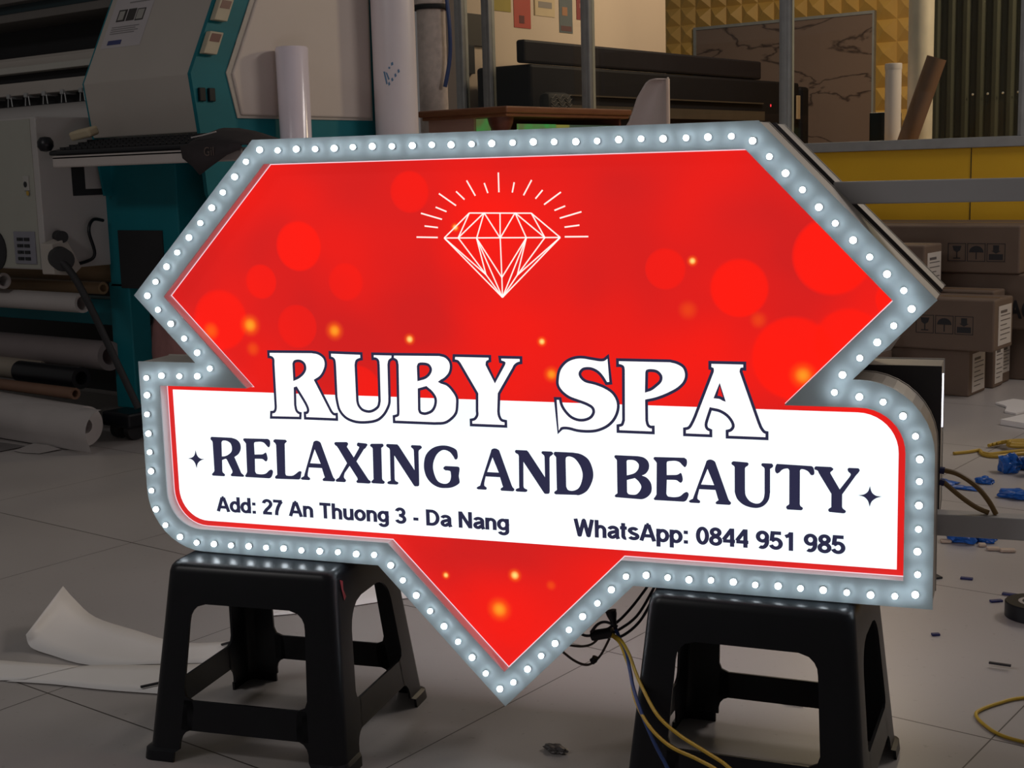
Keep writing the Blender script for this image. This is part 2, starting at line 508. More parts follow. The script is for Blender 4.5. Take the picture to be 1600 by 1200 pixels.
BIG={'R':[[(-4530,7430),(-3640,7440),(-3596,7435),(-3552,7431),(-3510,7420),(-3465,7400),(-3423,7373),(-3390,7340),(-3372,7304),(-3362,7262),(-3360,7220),(-3369,7173),(-3387,7125),(-3410,7080),(-3433,7043),(-3460,7009),(-3490,6980),(-3522,6957),(-3556,6939),(-3590,6920),(-3300,6360),(-3284,6341),(-3268,6323),(-3250,6310),(-3231,6307),(-3210,6308),(-3190,6310),(-3190,6210),(-3840,6210),(-3840,6310),(-3822,6312),(-3804,6314),(-3790,6320),(-3777,6337),(-3770,6360),(-3771,6383),(-3778,6409),(-3790,6440),(-3816,6492),(-3855,6557),(-3900,6628),(-3947,6701),(-3990,6770),(-4020,6760),(-4030,6450),(-4025,6415),(-4020,6379),(-4010,6350),(-3999,6333),(-3985,6320),(-3970,6310),(-3950,6304),(-3930,6300),(-3940,6210),(-4550,6200),(-4540,6300),(-4519,6302),(-4498,6304),(-4480,6310),(-4468,6321),(-4458,6335),(-4450,6350),(-4445,6369),(-4442,6389),(-4440,6410),(-4440,7200),(-4438,7232),(-4436,7264),(-4440,7290),(-4452,7308),(-4470,7320),(-4488,7325),(-4509,7328),(-4530,7330)],[(-4020,6930),(-4020,7210),(-4012,7231),(-4000,7250),(-3983,7260),(-3962,7266),(-3940,7270),(-3914,7271),(-3886,7268),(-3860,7260),(-3837,7247),(-3816,7231),(-3800,7210),(-3790,7182),(-3787,7151),(-3790,7120),(-3801,7092),(-3819,7065),(-3840,7040),(-3867,7014),(-3898,6991),(-3930,6970),(-3960,6955),(-3990,6942)]],'U':[[(-3270,7440),(-2640,7430),(-2640,7330),(-2657,7327),(-2674,7325),(-2690,7320),(-2708,7313),(-2726,7303),(-2740,7290),(-2749,7270),(-2755,7245),(-2760,7220),(-2760,6570),(-2755,6543),(-2750,6516),(-2740,6490),(-2722,6461),(-2698,6433),(-2670,6410),(-2630,6393),(-2584,6383),(-2540,6380),(-2505,6385),(-2472,6395),(-2440,6410),(-2407,6429),(-2375,6453),(-2350,6480),(-2336,6511),(-2328,6545),(-2320,6580),(-2310,7230),(-2312,7258),(-2313,7287),(-2320,7310),(-2337,7329),(-2360,7340),(-2379,7343),(-2399,7341),(-2420,7340),(-2420,7430),(-2020,7430),(-2030,7350),(-2051,7338),(-2073,7326),(-2090,7310),(-2100,7289),(-2105,7264),(-2110,7240),(-2120,6660),(-2122,6620),(-2124,6579),(-2130,6540),(-2143,6502),(-2160,6466),(-2180,6430),(-2200,6395),(-2223,6362),(-2250,6330),(-2272,6308),(-2295,6286),(-2321,6265),(-2349,6246),(-2380,6230),(-2422,6214),(-2470,6201),(-2520,6192),(-2571,6185),(-2620,6180),(-2667,6177),(-2714,6176),(-2761,6178),(-2807,6182),(-2850,6190),(-2887,6199),(-2923,6211),(-2958,6224),(-2990,6241),(-3020,6260),(-3046,6282),(-3071,6306),(-3094,6333),(-3113,6361),(-3130,6390),(-3143,6421),(-3152,6454),(-3159,6488),(-3165,6521),(-3170,6550),(-3174,6579),(-3177,6604),(-3180,6630),(-3180,7210),(-3182,7242),(-3184,7274),(-3190,7300),(-3203,7318),(-3220,7330),(-3235,7335),(-3253,7338),(-3270,7340)]],'B':[[(-2020,7430),(-1130,7440),(-1089,7432),(-1047,7424),(-1010,7410),(-979,7388),(-951,7360),(-930,7330),(-918,7302),(-912,7272),(-910,7240),(-914,7200),(-924,7159),(-940,7120),(-965,7083),(-996,7050),(-1030,7020),(-1065,6997),(-1102,6979),(-1140,6960),(-1109,6951),(-1078,6943),(-1047,6934),(-1017,6924),(-990,6910),(-953,6881),(-920,6847),(-890,6810),(-862,6772),(-837,6732),(-820,6690),(-814,6648),(-816,6604),(-820,6560),(-823,6530),(-826,6499),(-831,6468),(-839,6438),(-850,6410),(-877,6369),(-912,6332),(-950,6300),(-987,6272),(-1026,6248),(-1070,6230),(-1105,6222),(-1142,6217),(-1181,6215),(-1221,6213),(-1260,6210),(-2050,6210),(-2050,6310),(-2030,6314),(-2010,6320),(-1988,6328),(-1970,6340),(-1964,6357),(-1962,6379),(-1960,6400),(-1940,7240),(-1945,7269),(-1949,7297),(-1960,7320),(-1980,7333),(-2005,7342),(-2030,7350)],[(-1540,6990),(-1540,7220),(-1532,7242),(-1520,7260),(-1495,7269),(-1463,7271),(-1430,7270),(-1398,7268),(-1366,7262),(-1340,7250),(-1321,7231),(-1307,7206),(-1300,7180),(-1303,7153),(-1314,7126),(-1330,7100),(-1352,7074),(-1379,7050),(-1410,7030),(-1450,7014),(-1495,7002)],[(-1540,6810),(-1400,6850),(-1366,6824),(-1331,6799),(-1300,6770),(-1271,6736),(-1246,6699),(-1230,6660),(-1226,6620),(-1230,6579),(-1240,6540),(-1255,6503),(-1276,6468),(-1300,6440),(-1322,6423),(-1345,6410),(-1370,6400),(-1396,6390),(-1423,6383),(-1450,6380),(-1479,6382),(-1508,6388),(-1530,6400),(-1540,6414),(-1545,6432),(-1550,6450)]],'Y':[[(-850,7430),(-180,7430),(-180,7350),(-198,7345),(-216,7339),(-230,7330),(-236,7316),(-238,7298),(-240,7280),(-100,7000),(70,7290),(77,7306),(80,7320),(72,7326),(60,7330),(45,7334),(28,7337),(10,7340),(0,7420),(390,7420),(390,7330),(373,7327),(357,7325),(340,7320),(319,7310),(298,7296),(280,7280),(268,7264),(259,7247),(250,7230),(-30,6780),(-50,6470),(-48,6443),(-46,6416),(-40,6390),(-30,6364),(-17,6339),(0,6320),(24,6310),(52,6305),(80,6300),(80,6210),(-570,6210),(-570,6300),(-546,6305),(-522,6310),(-500,6320),(-479,6339),(-462,6364),(-450,6390),(-447,6413),(-448,6436),(-450,6460),(-440,6770),(-750,7290),(-763,7304),(-775,7319),(-790,7330),(-811,7336),(-836,7338),(-860,7340)]],'S':[[(1940,7480),(1980,7020),(1900,7010),(1881,7044),(1861,7078),(1840,7110),(1816,7142),(1789,7173),(1760,7200),(1728,7221),(1694,7238),(1660,7250),(1633,7257),(1607,7260),(1580,7260),(1549,7258),(1517,7252),(1490,7240),(1468,7220),(1449,7195),(1440,7170),(1441,7150),(1449,7129),(1460,7110),(1478,7088),(1501,7068),(1530,7050),(1559,7039),(1592,7031),(1628,7025),(1665,7018),(1700,7010),(1735,7000),(1769,6989),(1804,6977),(1838,6965),(1870,6950),(1900,6935),(1930,6919),(1959,6901),(1986,6881),(2010,6860),(2031,6837),(2049,6812),(2066,6785),(2079,6757),(2090,6730),(2100,6688),(2103,6645),(2100,6600),(2094,6567),(2085,6532),(2072,6496),(2057,6462),(2040,6430),(2019,6399),(1996,6369),(1969,6340),(1941,6314),(1910,6290),(1874,6267),(1835,6246),(1793,6228),(1751,6212),(1710,6200),(1672,6192),(1633,6186),(1595,6183),(1557,6181),(1520,6180),(1487,6180),(1454,6181),(1422,6183),(1391,6186),(1360,6190),(1312,6200),(1265,6212),(1220,6220),(1183,6223),(1148,6223),(1120,6220),(1104,6215),(1090,6210),(1030,6140),(990,6730),(1080,6730),(1085,6697),(1091,6664),(1100,6630),(1118,6589),(1142,6548),(1170,6510),(1203,6473),(1240,6438),(1280,6410),(1322,6391),(1366,6377),(1410,6370),(1448,6369),(1484,6372),(1520,6380),(1556,6392),(1591,6409),(1620,6430),(1643,6457),(1661,6489),(1670,6520),(1669,6544),(1663,6568),(1650,6590),(1624,6613),(1588,6632),(1550,6650),(1522,6661),(1493,6671),(1462,6681),(1431,6690),(1400,6700),(1366,6711),(1331,6721),(1296,6732),(1262,6745),(1230,6760),(1201,6777),(1173,6796),(1146,6817),(1121,6838),(1100,6860),(1074,6892),(1054,6925),(1040,6960),(1035,6995),(1036,7031),(1040,7070),(1044,7101),(1049,7133),(1057,7167),(1067,7199),(1080,7230),(1098,7261),(1120,7291),(1145,7320),(1172,7347),(1200,7370),(1229,7389),(1261,7406),(1294,7420),(1328,7431),(1360,7440),(1407,7448),(1453,7451),(1500,7450),(1530,7448),(1559,7444),(1589,7439),(1620,7434),(1650,7430),(1683,7425),(1717,7420),(1751,7415),(1783,7411),(1810,7410),(1832,7411),(1851,7413),(1870,7420),(1894,7436),(1917,7458)]],'P':[[(2100,7420),(3000,7420),(3040,7411),(3081,7403),(3120,7390),(3160,7372),(3199,7349),(3230,7320),(3251,7284),(3264,7242),(3270,7200),(3267,7159),(3257,7119),(3240,7080),(3214,7041),(3180,7005),(3140,6970),(3107,6946),(3070,6923),(3030,6901),(2990,6880),(2950,6860),(2910,6842),(2870,6824),(2829,6808),(2789,6793),(2750,6780),(2717,6770),(2685,6762),(2653,6755),(2622,6748),(2590,6740),(2590,6410),(2595,6382),(2601,6353),(2610,6330),(2621,6317),(2635,6307),(2650,6300),(2666,6298),(2683,6299),(2700,6300),(2700,6200),(2090,6200),(2090,6300),(2115,6305),(2140,6310),(2160,6320),(2174,6342),(2182,6371),(2190,6400),(2200,7250),(2198,7268),(2196,7286),(2190,7300),(2172,7313),(2150,7320),(2134,7322),(2117,7321),(2100,7320)],[(2590,6910),(2600,7210),(2603,7226),(2610,7240),(2633,7248),(2667,7251),(2700,7250),(2728,7247),(2755,7241),(2780,7230),(2805,7211),(2826,7186),(2840,7160),(2843,7134),(2840,7106),(2830,7080),(2809,7052),(2780,7025),(2750,7000),(2724,6978),(2697,6957),(2670,6940),(2644,6928),(2617,6919)]],'A':[[(3660,7410),(4230,7410),(4230,7310),(4212,7312),(4194,7313),(4180,7310),(4173,7292),(4170,7270),(4460,6440),(4473,6409),(4485,6378),(4500,6350),(4515,6327),(4532,6305),(4550,6290),(4570,6283),(4590,6280),(4590,6180),(3940,6180),(3940,6280),(3961,6285),(3982,6291),(4000,6300),(4017,6317),(4032,6337),(4040,6360),(4040,6385),(4032,6413),(4020,6440),(3999,6474),(3971,6509),(3940,6540),(3904,6567),(3863,6591),(3820,6610),(3792,6619),(3762,6625),(3731,6630),(3700,6635),(3670,6640),(3620,6490),(3607,6448),(3595,6407),(3590,6370),(3593,6347),(3599,6327),(3610,6310),(3627,6298),(3649,6289),(3670,6280),(3670,6190),(3230,6190),(3230,6290),(3254,6295),(3278,6300),(3300,6310),(3323,6334),(3342,6366),(3360,6400),(3378,6436),(3394,6473),(3410,6510),(3700,7260),(3702,7282),(3700,7300),(3683,7307),(3660,7310)],[(3820,7050),(3900,6790),(3877,6804),(3854,6819),(3830,6830),(3804,6836),(3777,6838),(3750,6840)]]}
SMALL={'R':[[(-5860,5780),(-5430,5780),(-5392,5772),(-5354,5763),(-5320,5750),(-5292,5731),(-5268,5707),(-5250,5680),(-5240,5649),(-5237,5614),(-5240,5580),(-5250,5545),(-5268,5511),(-5290,5480),(-5320,5454),(-5355,5432),(-5390,5410),(-5380,5390),(-5260,5110),(-5246,5100),(-5232,5090),(-5220,5080),(-5207,5070),(-5200,5060),(-5208,5050),(-5220,5040),(-5470,5040),(-5482,5050),(-5490,5060),(-5483,5075),(-5470,5090),(-5459,5100),(-5450,5110),(-5448,5129),(-5450,5150),(-5550,5350),(-5559,5362),(-5570,5370),(-5595,5366),(-5627,5353),(-5660,5340),(-5670,5130),(-5666,5115),(-5660,5100),(-5639,5085),(-5620,5070),(-5617,5054),(-5620,5040),(-5629,5034),(-5640,5030),(-5880,5030),(-5892,5040),(-5900,5050),(-5893,5065),(-5880,5080),(-5864,5095),(-5850,5110),(-5844,5120),(-5840,5130),(-5840,5670),(-5844,5685),(-5850,5700),(-5866,5715),(-5880,5730),(-5883,5745),(-5880,5760),(-5871,5771)],[(-5650,5680),(-5642,5696),(-5630,5710),(-5608,5718),(-5579,5721),(-5550,5720),(-5518,5712),(-5486,5698),(-5460,5680),(-5445,5660),(-5436,5635),(-5430,5610),(-5428,5580),(-5430,5549),(-5440,5520),(-5461,5493),(-5490,5470),(-5520,5450),(-5543,5437),(-5566,5428),(-5590,5420),(-5613,5415),(-5637,5413),(-5660,5410)]],'E':[[(-5150,5780),(-4650,5790),(-4635,5781),(-4621,5772),(-4610,5760),(-4604,5733),(-4604,5699),(-4610,5670),(-4618,5652),(-4628,5637),(-4640,5630),(-4653,5634),(-4666,5647),(-4680,5660),(-4696,5677),(-4712,5695),(-4730,5710),(-4751,5720),(-4775,5726),(-4800,5730),(-4835,5729),(-4872,5725),(-4910,5720),(-4926,5716),(-4940,5710),(-4946,5696),(-4950,5680),(-4950,5480),(-4800,5490),(-4780,5494),(-4760,5500),(-4742,5512),(-4725,5525),(-4710,5530),(-4698,5515),(-4690,5490),(-4683,5461),(-4678,5428),(-4680,5400),(-4692,5375),(-4710,5360),(-4730,5366),(-4750,5380),(-4763,5391),(-4780,5400),(-4805,5404),(-4838,5404),(-4875,5403),(-4914,5401),(-4950,5400),(-4960,5160),(-4952,5138),(-4940,5120),(-4926,5114),(-4909,5111),(-4890,5110),(-4865,5108),(-4837,5108),(-4810,5110),(-4783,5114),(-4756,5120),(-4730,5130),(-4705,5148),(-4682,5171),(-4660,5190),(-4642,5200),(-4625,5208),(-4610,5210),(-4592,5199),(-4580,5180),(-4582,5149),(-4595,5111),(-4610,5080),(-4624,5062),(-4640,5050),(-4655,5044),(-4670,5040),(-5160,5040),(-5172,5050),(-5180,5060),(-5173,5075),(-5160,5090),(-5149,5105),(-5140,5120),(-5135,5130),(-5130,5140),(-5120,5680),(-5130,5695),(-5140,5710),(-5156,5725),(-5170,5740),(-5173,5756),(-5170,5770),(-5161,5776)]],'L':[[(-4500,5790),(-4280,5790),(-4261,5775),(-4250,5760),(-4257,5750),(-4270,5740),(-4287,5725),(-4300,5710),(-4301,5700),(-4300,5690),(-4320,5160),(-4317,5138),(-4310,5120),(-4297,5113),(-4279,5111),(-4260,5110),(-4229,5110),(-4193,5112),(-4160,5120),(-4132,5134),(-4105,5152),(-4080,5170),(-4059,5186),(-4039,5201),(-4020,5210),(-3997,5209),(-3980,5200),(-3979,5187),(-3984,5169),(-3990,5150),(-3995,5122),(-4001,5093),(-4010,5070),(-4024,5058),(-4040,5050),(-4520,5040),(-4532,5049),(-4540,5060),(-4538,5075),(-4530,5090),(-4517,5101),(-4501,5110),(-4490,5120),(-4489,5130),(-4490,5140),(-4480,5680),(-4489,5701),(-4500,5720),(-4516,5730),(-4530,5740),(-4533,5755),(-4530,5770),(-4517,5781)]],'A':[[(-3690,5780),(-3673,5791),(-3651,5798),(-3630,5800),(-3609,5797),(-3587,5789),(-3570,5780),(-3559,5770),(-3550,5760),(-3340,5160),(-3331,5139),(-3320,5120),(-3303,5105),(-3290,5090),(-3292,5074),(-3300,5060),(-3309,5054),(-3320,5050),(-3530,5050),(-3542,5060),(-3550,5070),(-3543,5085),(-3530,5100),(-3513,5110),(-3500,5120),(-3503,5134),(-3510,5150),(-3550,5290),(-3820,5290),(-3850,5170),(-3851,5153),(-3853,5135),(-3850,5120),(-3838,5109),(-3821,5100),(-3810,5090),(-3807,5074),(-3810,5060),(-3819,5054),(-3830,5050),(-3970,5050),(-3988,5060),(-4000,5070),(-3990,5085),(-3970,5100),(-3949,5110),(-3930,5120),(-3924,5134),(-3920,5150),(-3710,5730),(-3705,5748),(-3699,5766)],[(-3680,5640),(-3570,5370),(-3790,5370)]],'X':[[(-3250,5790),(-3020,5800),(-3002,5786),(-2990,5770),(-2997,5750),(-3010,5730),(-3015,5720),(-3020,5710),(-2890,5520),(-2780,5690),(-2773,5706),(-2770,5720),(-2789,5730),(-2810,5740),(-2814,5760),(-2810,5780),(-2801,5791),(-2790,5800),(-2630,5790),(-2612,5781),(-2600,5770),(-2607,5756),(-2620,5740),(-2629,5726),(-2639,5712),(-2650,5700),(-2665,5689),(-2680,5680),(-2840,5450),(-2640,5160),(-2630,5146),(-2621,5133),(-2610,5120),(-2595,5110),(-2579,5100),(-2570,5090),(-2571,5074),(-2580,5060),(-2594,5054),(-2610,5050),(-2840,5050),(-2853,5065),(-2860,5080),(-2852,5090),(-2840,5100),(-2833,5110),(-2830,5120),(-2834,5135),(-2840,5150),(-2980,5360),(-3090,5220),(-3098,5196),(-3106,5171),(-3110,5150),(-3107,5134),(-3100,5120),(-3083,5105),(-3070,5090),(-3072,5074),(-3080,5060),(-3089,5054),(-3100,5050),(-3260,5050),(-3272,5060),(-3280,5070),(-3274,5085),(-3260,5100),(-3244,5110),(-3226,5120),(-3210,5130),(-3199,5145),(-3190,5160),(-3030,5410),(-3190,5670),(-3200,5684),(-3209,5697),(-3220,5710),(-3234,5720),(-3249,5730),(-3260,5740),(-3268,5755),(-3270,5770),(-3262,5781)]],'I':[[(-2520,5790),(-2300,5800),(-2288,5785),(-2280,5770),(-2287,5754),(-2300,5740),(-2317,5730),(-2330,5720),(-2331,5710),(-2330,5700),(-2340,5160),(-2336,5145),(-2330,5130),(-2317,5120),(-2300,5110),(-2290,5100),(-2292,5084),(-2300,5070),(-2309,5064),(-2320,5060),(-2530,5060),(-2548,5069),(-2560,5080),(-2554,5095),(-2540,5110),(-2523,5125),(-2510,5140),(-2509,5150),(-2510,5160),(-2500,5700),(-2504,5710),(-2510,5720),(-2523,5730),(-2540,5739),(-2550,5750),(-2548,5766),(-2540,5780),(-2531,5786)]],'N':[[(-2210,5800),(-2010,5800),(-1980,5770),(-1690,5340),(-1690,5700),(-1694,5715),(-1700,5730),(-1721,5745),(-1740,5760),(-1743,5776),(-1740,5790),(-1731,5796),(-1720,5800),(-1560,5800),(-1542,5785),(-1530,5770),(-1536,5755),(-1550,5740),(-1563,5730),(-1578,5720),(-1590,5710),(-1596,5695),(-1600,5680),(-1610,5100),(-1613,5078),(-1620,5060),(-1638,5052),(-1660,5050),(-1681,5048),(-1700,5050),(-1711,5059),(-1720,5070),(-2080,5600),(-2090,5170),(-2087,5149),(-2080,5130),(-2061,5119),(-2035,5110),(-2020,5100),(-2021,5084),(-2030,5070),(-2044,5064),(-2060,5060),(-2210,5060),(-2228,5069),(-2240,5080),(-2234,5095),(-2220,5110),(-2203,5117),(-2183,5122),(-2170,5130),(-2168,5144),(-2170,5160),(-2160,5690),(-2164,5705),(-2170,5720),(-2185,5730),(-2205,5740),(-2220,5750),(-2228,5765),(-2230,5780),(-2222,5791)]],'G':[[(-850,5610),(-858,5592),(-870,5580),(-885,5576),(-900,5580),(-910,5592),(-919,5611),(-930,5630),(-950,5657),(-973,5687),(-1000,5710),(-1034,5727),(-1073,5738),(-1110,5740),(-1145,5731),(-1179,5713),(-1210,5690),(-1241,5659),(-1268,5621),(-1290,5580),(-1309,5536),(-1323,5488),(-1330,5440),(-1331,5410),(-1329,5379),(-1324,5349),(-1318,5319),(-1310,5290),(-1295,5246),(-1275,5203),(-1250,5170),(-1226,5151),(-1198,5138),(-1170,5130),(-1140,5125),(-1109,5125),(-1080,5130),(-1057,5139),(-1037,5153),(-1020,5170),(-1006,5194),(-996,5222),(-990,5250),(-988,5274),(-988,5298),(-990,5320),(-992,5343),(-1000,5360),(-1014,5366),(-1032,5369),(-1050,5370),(-1070,5371),(-1090,5370),(-1106,5380),(-1121,5389),(-1130,5400),(-1128,5415),(-1120,5430),(-1106,5441),(-1090,5450),(-860,5450),(-844,5446),(-830,5440),(-823,5428),(-820,5410),(-824,5372),(-834,5324),(-840,5280),(-838,5255),(-833,5232),(-830,5210),(-828,5192),(-827,5175),(-830,5160),(-839,5146),(-853,5133),(-870,5120),(-899,5102),(-934,5084),(-970,5070),(-1006,5060),(-1042,5054),(-1080,5050),(-1123,5047),(-1167,5046),(-1210,5050),(-1255,5061),(-1299,5078),(-1340,5100),(-1365,5118),(-1389,5138),(-1412,5161),(-1432,5185),(-1450,5210),(-1473,5254),(-1489,5302),(-1500,5350),(-1505,5396),(-1505,5443),(-1500,5490),(-1492,5538),(-1479,5586),(-1460,5630),(-1432,5671),(-1398,5708),(-1360,5740),(-1322,5765),(-1282,5785),(-1240,5800),(-1194,5811),(-1147,5818),(-1100,5820),(-1055,5818),(-1011,5811),(-970,5800),(-932,5787),(-896,5770),(-870,5750),(-859,5732),(-854,5711),(-850,5690),(-847,5663),(-846,5634)]],'D':[[(960,5800),(1280,5800),(1327,5795),(1374,5791),(1420,5780),(1448,5769),(1476,5755),(1503,5739),(1528,5721),(1550,5700),(1569,5676),(1585,5649),(1599,5619),(1610,5589),(1620,5560),(1632,5514),(1639,5467),(1640,5420),(1637,5390),(1631,5360),(1622,5329),(1612,5299),(1600,5270),(1586,5240),(1570,5210),(1552,5180),(1532,5153),(1510,5130),(1468,5099),(1422,5075),(1380,5060),(1359,5057),(1339,5059),(1320,5060),(960,5050),(942,5059),(930,5070),(931,5085),(940,5100),(953,5110),(969,5120),(980,5130),(982,5145),(980,5160),(980,5700),(976,5710),(970,5720),(954,5734),(940,5750),(937,5765),(940,5780),(949,5791)],[(1150,5660),(1152,5678),(1154,5696),(1160,5710),(1176,5721),(1197,5728),(1220,5730),(1249,5726),(1280,5716),(1310,5700),(1343,5670),(1374,5632),(1400,5590),(1414,5562),(1427,5532),(1437,5502),(1445,5470),(1450,5440),(1450,5393),(1442,5345),(1430,5300),(1415,5256),(1395,5214),(1370,5180),(1340,5157),(1305,5140),(1270,5130),(1238,5127),(1206,5130),(1180,5140),(1167,5156),(1158,5178),(1150,5200)]],'B':[[(2040,5790),(2430,5790),(2464,5785),(2499,5780),(2530,5770),(2557,5754),(2581,5733),(2600,5710),(2611,5685),(2618,5658),(2620,5630),(2617,5603),(2611,5575),(2600,5550),(2586,5528),(2569,5507),(2550,5490),(2531,5478),(2510,5469),(2490,5460),(2517,5451),(2545,5443),(2570,5430),(2597,5408),(2621,5380),(2640,5350),(2652,5318),(2658,5284),(2660,5250),(2658,5219),(2652,5189),(2640,5160),(2618,5130),(2590,5102),(2560,5080),(2533,5066),(2505,5056),(2480,5050),(2459,5049),(2440,5050),(2030,5060),(2018,5070),(2010,5080),(2017,5095),(2030,5110),(2047,5120),(2060,5130),(2061,5140),(2060,5150),(2060,5700),(2056,5710),(2050,5720),(2034,5734),(2020,5750),(2017,5766),(2020,5780),(2029,5786)],[(2230,5450),(2230,5690),(2234,5701),(2240,5710),(2253,5716),(2271,5719),(2290,5720),(2319,5721),(2351,5718),(2380,5710),(2405,5694),(2426,5673),(2440,5650),(2443,5624),(2439,5596),(2430,5570),(2414,5544),(2393,5520),(2370,5500),(2348,5487),(2324,5478),(2300,5470),(2277,5463),(2253,5456)],[(2230,5370),(2370,5410),(2391,5394),(2411,5379),(2430,5360),(2451,5332),(2471,5301),(2480,5270),(2476,5242),(2465,5215),(2450,5190),(2433,5167),(2413,5146),(2390,5130),(2364,5122),(2337,5120),(2310,5120),(2288,5121),(2267,5124),(2250,5130),(2239,5144),(2230,5160)]],'U':[[(4040,5780),(4270,5770),(4282,5761),(4290,5750),(4288,5735),(4280,5720),(4268,5709),(4252,5700),(4240,5690),(4234,5680),(4230,5670),(4230,5320),(4232,5286),(4233,5252),(4240,5220),(4255,5187),(4276,5156),(4300,5130),(4328,5111),(4359,5098),(4390,5090),(4418,5088),(4445,5091),(4470,5100),(4493,5118),(4514,5143),(4530,5170),(4541,5203),(4547,5240),(4550,5270),(4550,5286),(4550,5300),(4550,5680),(4546,5690),(4540,5700),(4527,5710),(4511,5719),(4500,5730),(4497,5746),(4500,5760),(4509,5766),(4520,5770),(4670,5770),(4682,5755),(4690,5740),(4688,5725),(4680,5710),(4667,5699),(4651,5690),(4640,5680),(4639,5670),(4640,5660),(4640,5290),(4635,5249),(4630,5209),(4620,5170),(4602,5133),(4578,5099),(4550,5070),(4520,5048),(4486,5031),(4450,5020),(4408,5014),(4364,5015),(4320,5020),(4279,5029),(4238,5042),(4200,5060),(4163,5085),(4128,5116),(4100,5150),(4081,5191),(4067,5235),(4060,5270),(4059,5286),(4060,5300),(4060,5680),(4056,5690),(4050,5700),(4037,5710),(4021,5719),(4010,5730),(4007,5745),(4010,5760),(4023,5771)]],'T':[[(4750,5770),(5300,5760),(5316,5752),(5330,5740),(5341,5713),(5348,5679),(5350,5650),(5347,5633),(5340,5620),(5322,5611),(5300,5610),(5284,5625),(5268,5649),(5250,5670),(5228,5683),(5203,5694),(5180,5700),(5158,5703),(5140,5700),(5128,5692),(5120,5680),(5119,5666),(5120,5650),(5120,5120),(5124,5105),(5130,5090),(5143,5080),(5160,5070),(5170,5060),(5168,5044),(5160,5030),(5151,5024),(5140,5020),(4920,5020),(4908,5035),(4900,5050),(4902,5066),(4910,5080),(4925,5090),(4940,5100),(4946,5110),(4950,5120),(4950,5670),(4941,5687),(4930,5700),(4916,5702),(4900,5700),(4881,5696),(4860,5690),(4840,5680),(4822,5665),(4806,5646),(4790,5630),(4769,5615),(4750,5610),(4732,5625),(4720,5650),(4718,5679),(4723,5712),(4730,5740),(4739,5756)]],'Y':[[(5370,5760),(5610,5760),(5634,5745),(5650,5730),(5644,5715),(5630,5700),(5613,5685),(5600,5670),(5603,5655),(5610,5640),(5750,5400),(5900,5610),(5909,5627),(5918,5644),(5920,5660),(5910,5674),(5893,5687),(5880,5700),(5871,5721),(5870,5740),(5878,5751),(5890,5760),(6040,5760),(6052,5745),(6060,5730),(6054,5711),(6040,5690),(6028,5674),(6014,5657),(6000,5640),(5790,5320),(5790,5120),(5794,5105),(5800,5090),(5816,5077),(5837,5063),(5850,5050),(5849,5034),(5840,5020),(5826,5014),(5810,5010),(5590,5020),(5578,5035),(5570,5050),(5577,5066),(5590,5080),(5607,5090),(5620,5100),(5621,5110),(5620,5120),(5620,5320),(5420,5650),(5412,5671),(5400,5690),(5383,5698),(5364,5703),(5350,5710),(5347,5725),(5350,5740),(5359,5751)]],'*':[[(6220,5480),(6228,5445),(6237,5410),(6250,5380),(6267,5359),(6287,5343),(6310,5330),(6338,5323),(6369,5322),(6400,5320),(6373,5311),(6346,5302),(6320,5290),(6294,5273),(6270,5253),(6250,5230),(6237,5202),(6228,5171),(6220,5140),(6211,5175),(6203,5209),(6190,5240),(6173,5264),(6153,5284),(6130,5300),(6102,5310),(6071,5315),(6040,5320),(6071,5325),(6102,5331),(6130,5340),(6153,5353),(6173,5370),(6190,5390),(6203,5417),(6211,5449)]]}
REPEAT={'E':[(7870,10)],'A':[(3490,10),(7290,-10)],'N':[(2460,0)],'*':[(-12450,20)]}
LOGO=[(-480,9890,640,9870),(-960,9470,1140,9460),(-960,9470,-480,9890),(-480,9890,-700,9470),(-700,9470,-210,9890),(-210,9890,-360,9460),(-210,9890,70,9460),(80,9880,70,9460),(70,9460,350,9880),(350,9880,540,9460),(350,9880,870,9460),(640,9870,870,9460),(640,9870,1140,9460),(-960,9470,80,8450),(1140,9460,80,8450),(-960,9470,-210,8840),(-700,9470,-210,8840),(-360,9460,-210,8840),(-210,8840,80,8450),(-360,9460,80,8790),(70,9460,80,8790),(80,8790,80,8450),(-360,9460,80,8450),(1140,9460,360,8830),(870,9460,360,8830),(540,9460,360,8830),(360,8830,80,8450),(540,9460,80,8790),(540,9460,80,8450)]
RAYS=[(70,10560,70,10230),(-190,10390,-130,10220),(-510,10440,-360,10180),(-710,10260,-560,10120),(-1030,10230,-720,10020),(-1100,10000,-900,9920),(-1380,9900,-990,9790),(-1320,9680,-1070,9650),(-1480,9490,-1080,9480),(350,10390,310,10220),(660,10420,510,10170),(850,10250,720,10110),(1170,10210,870,10010),(1240,9980,1050,9910),(1520,9880,1140,9780),(1480,9660,1220,9630),(1630,9470,1220,9470)]
# ================================================================== the setting
M_FLOOR = mat_floor()
struct(MB().box(-9, 5, -5, 11, -0.1, 0).build('floor', M_FLOOR), 'grey glazed tile floor of the workshop', 'floor')

# yellow half wall below the glass partition
wb = MB().box(-4.9, 3.0, 5.28, 5.40, 0, 1.105).build('wall_back', M_YELLOW)
struct(wb, 'mustard yellow half wall below the glass partition', 'wall')
MB().box(-1.039, -1.035, 5.277, 5.281, 0, 1.105).build('panel_seam', M_BLACKMATT, wb)

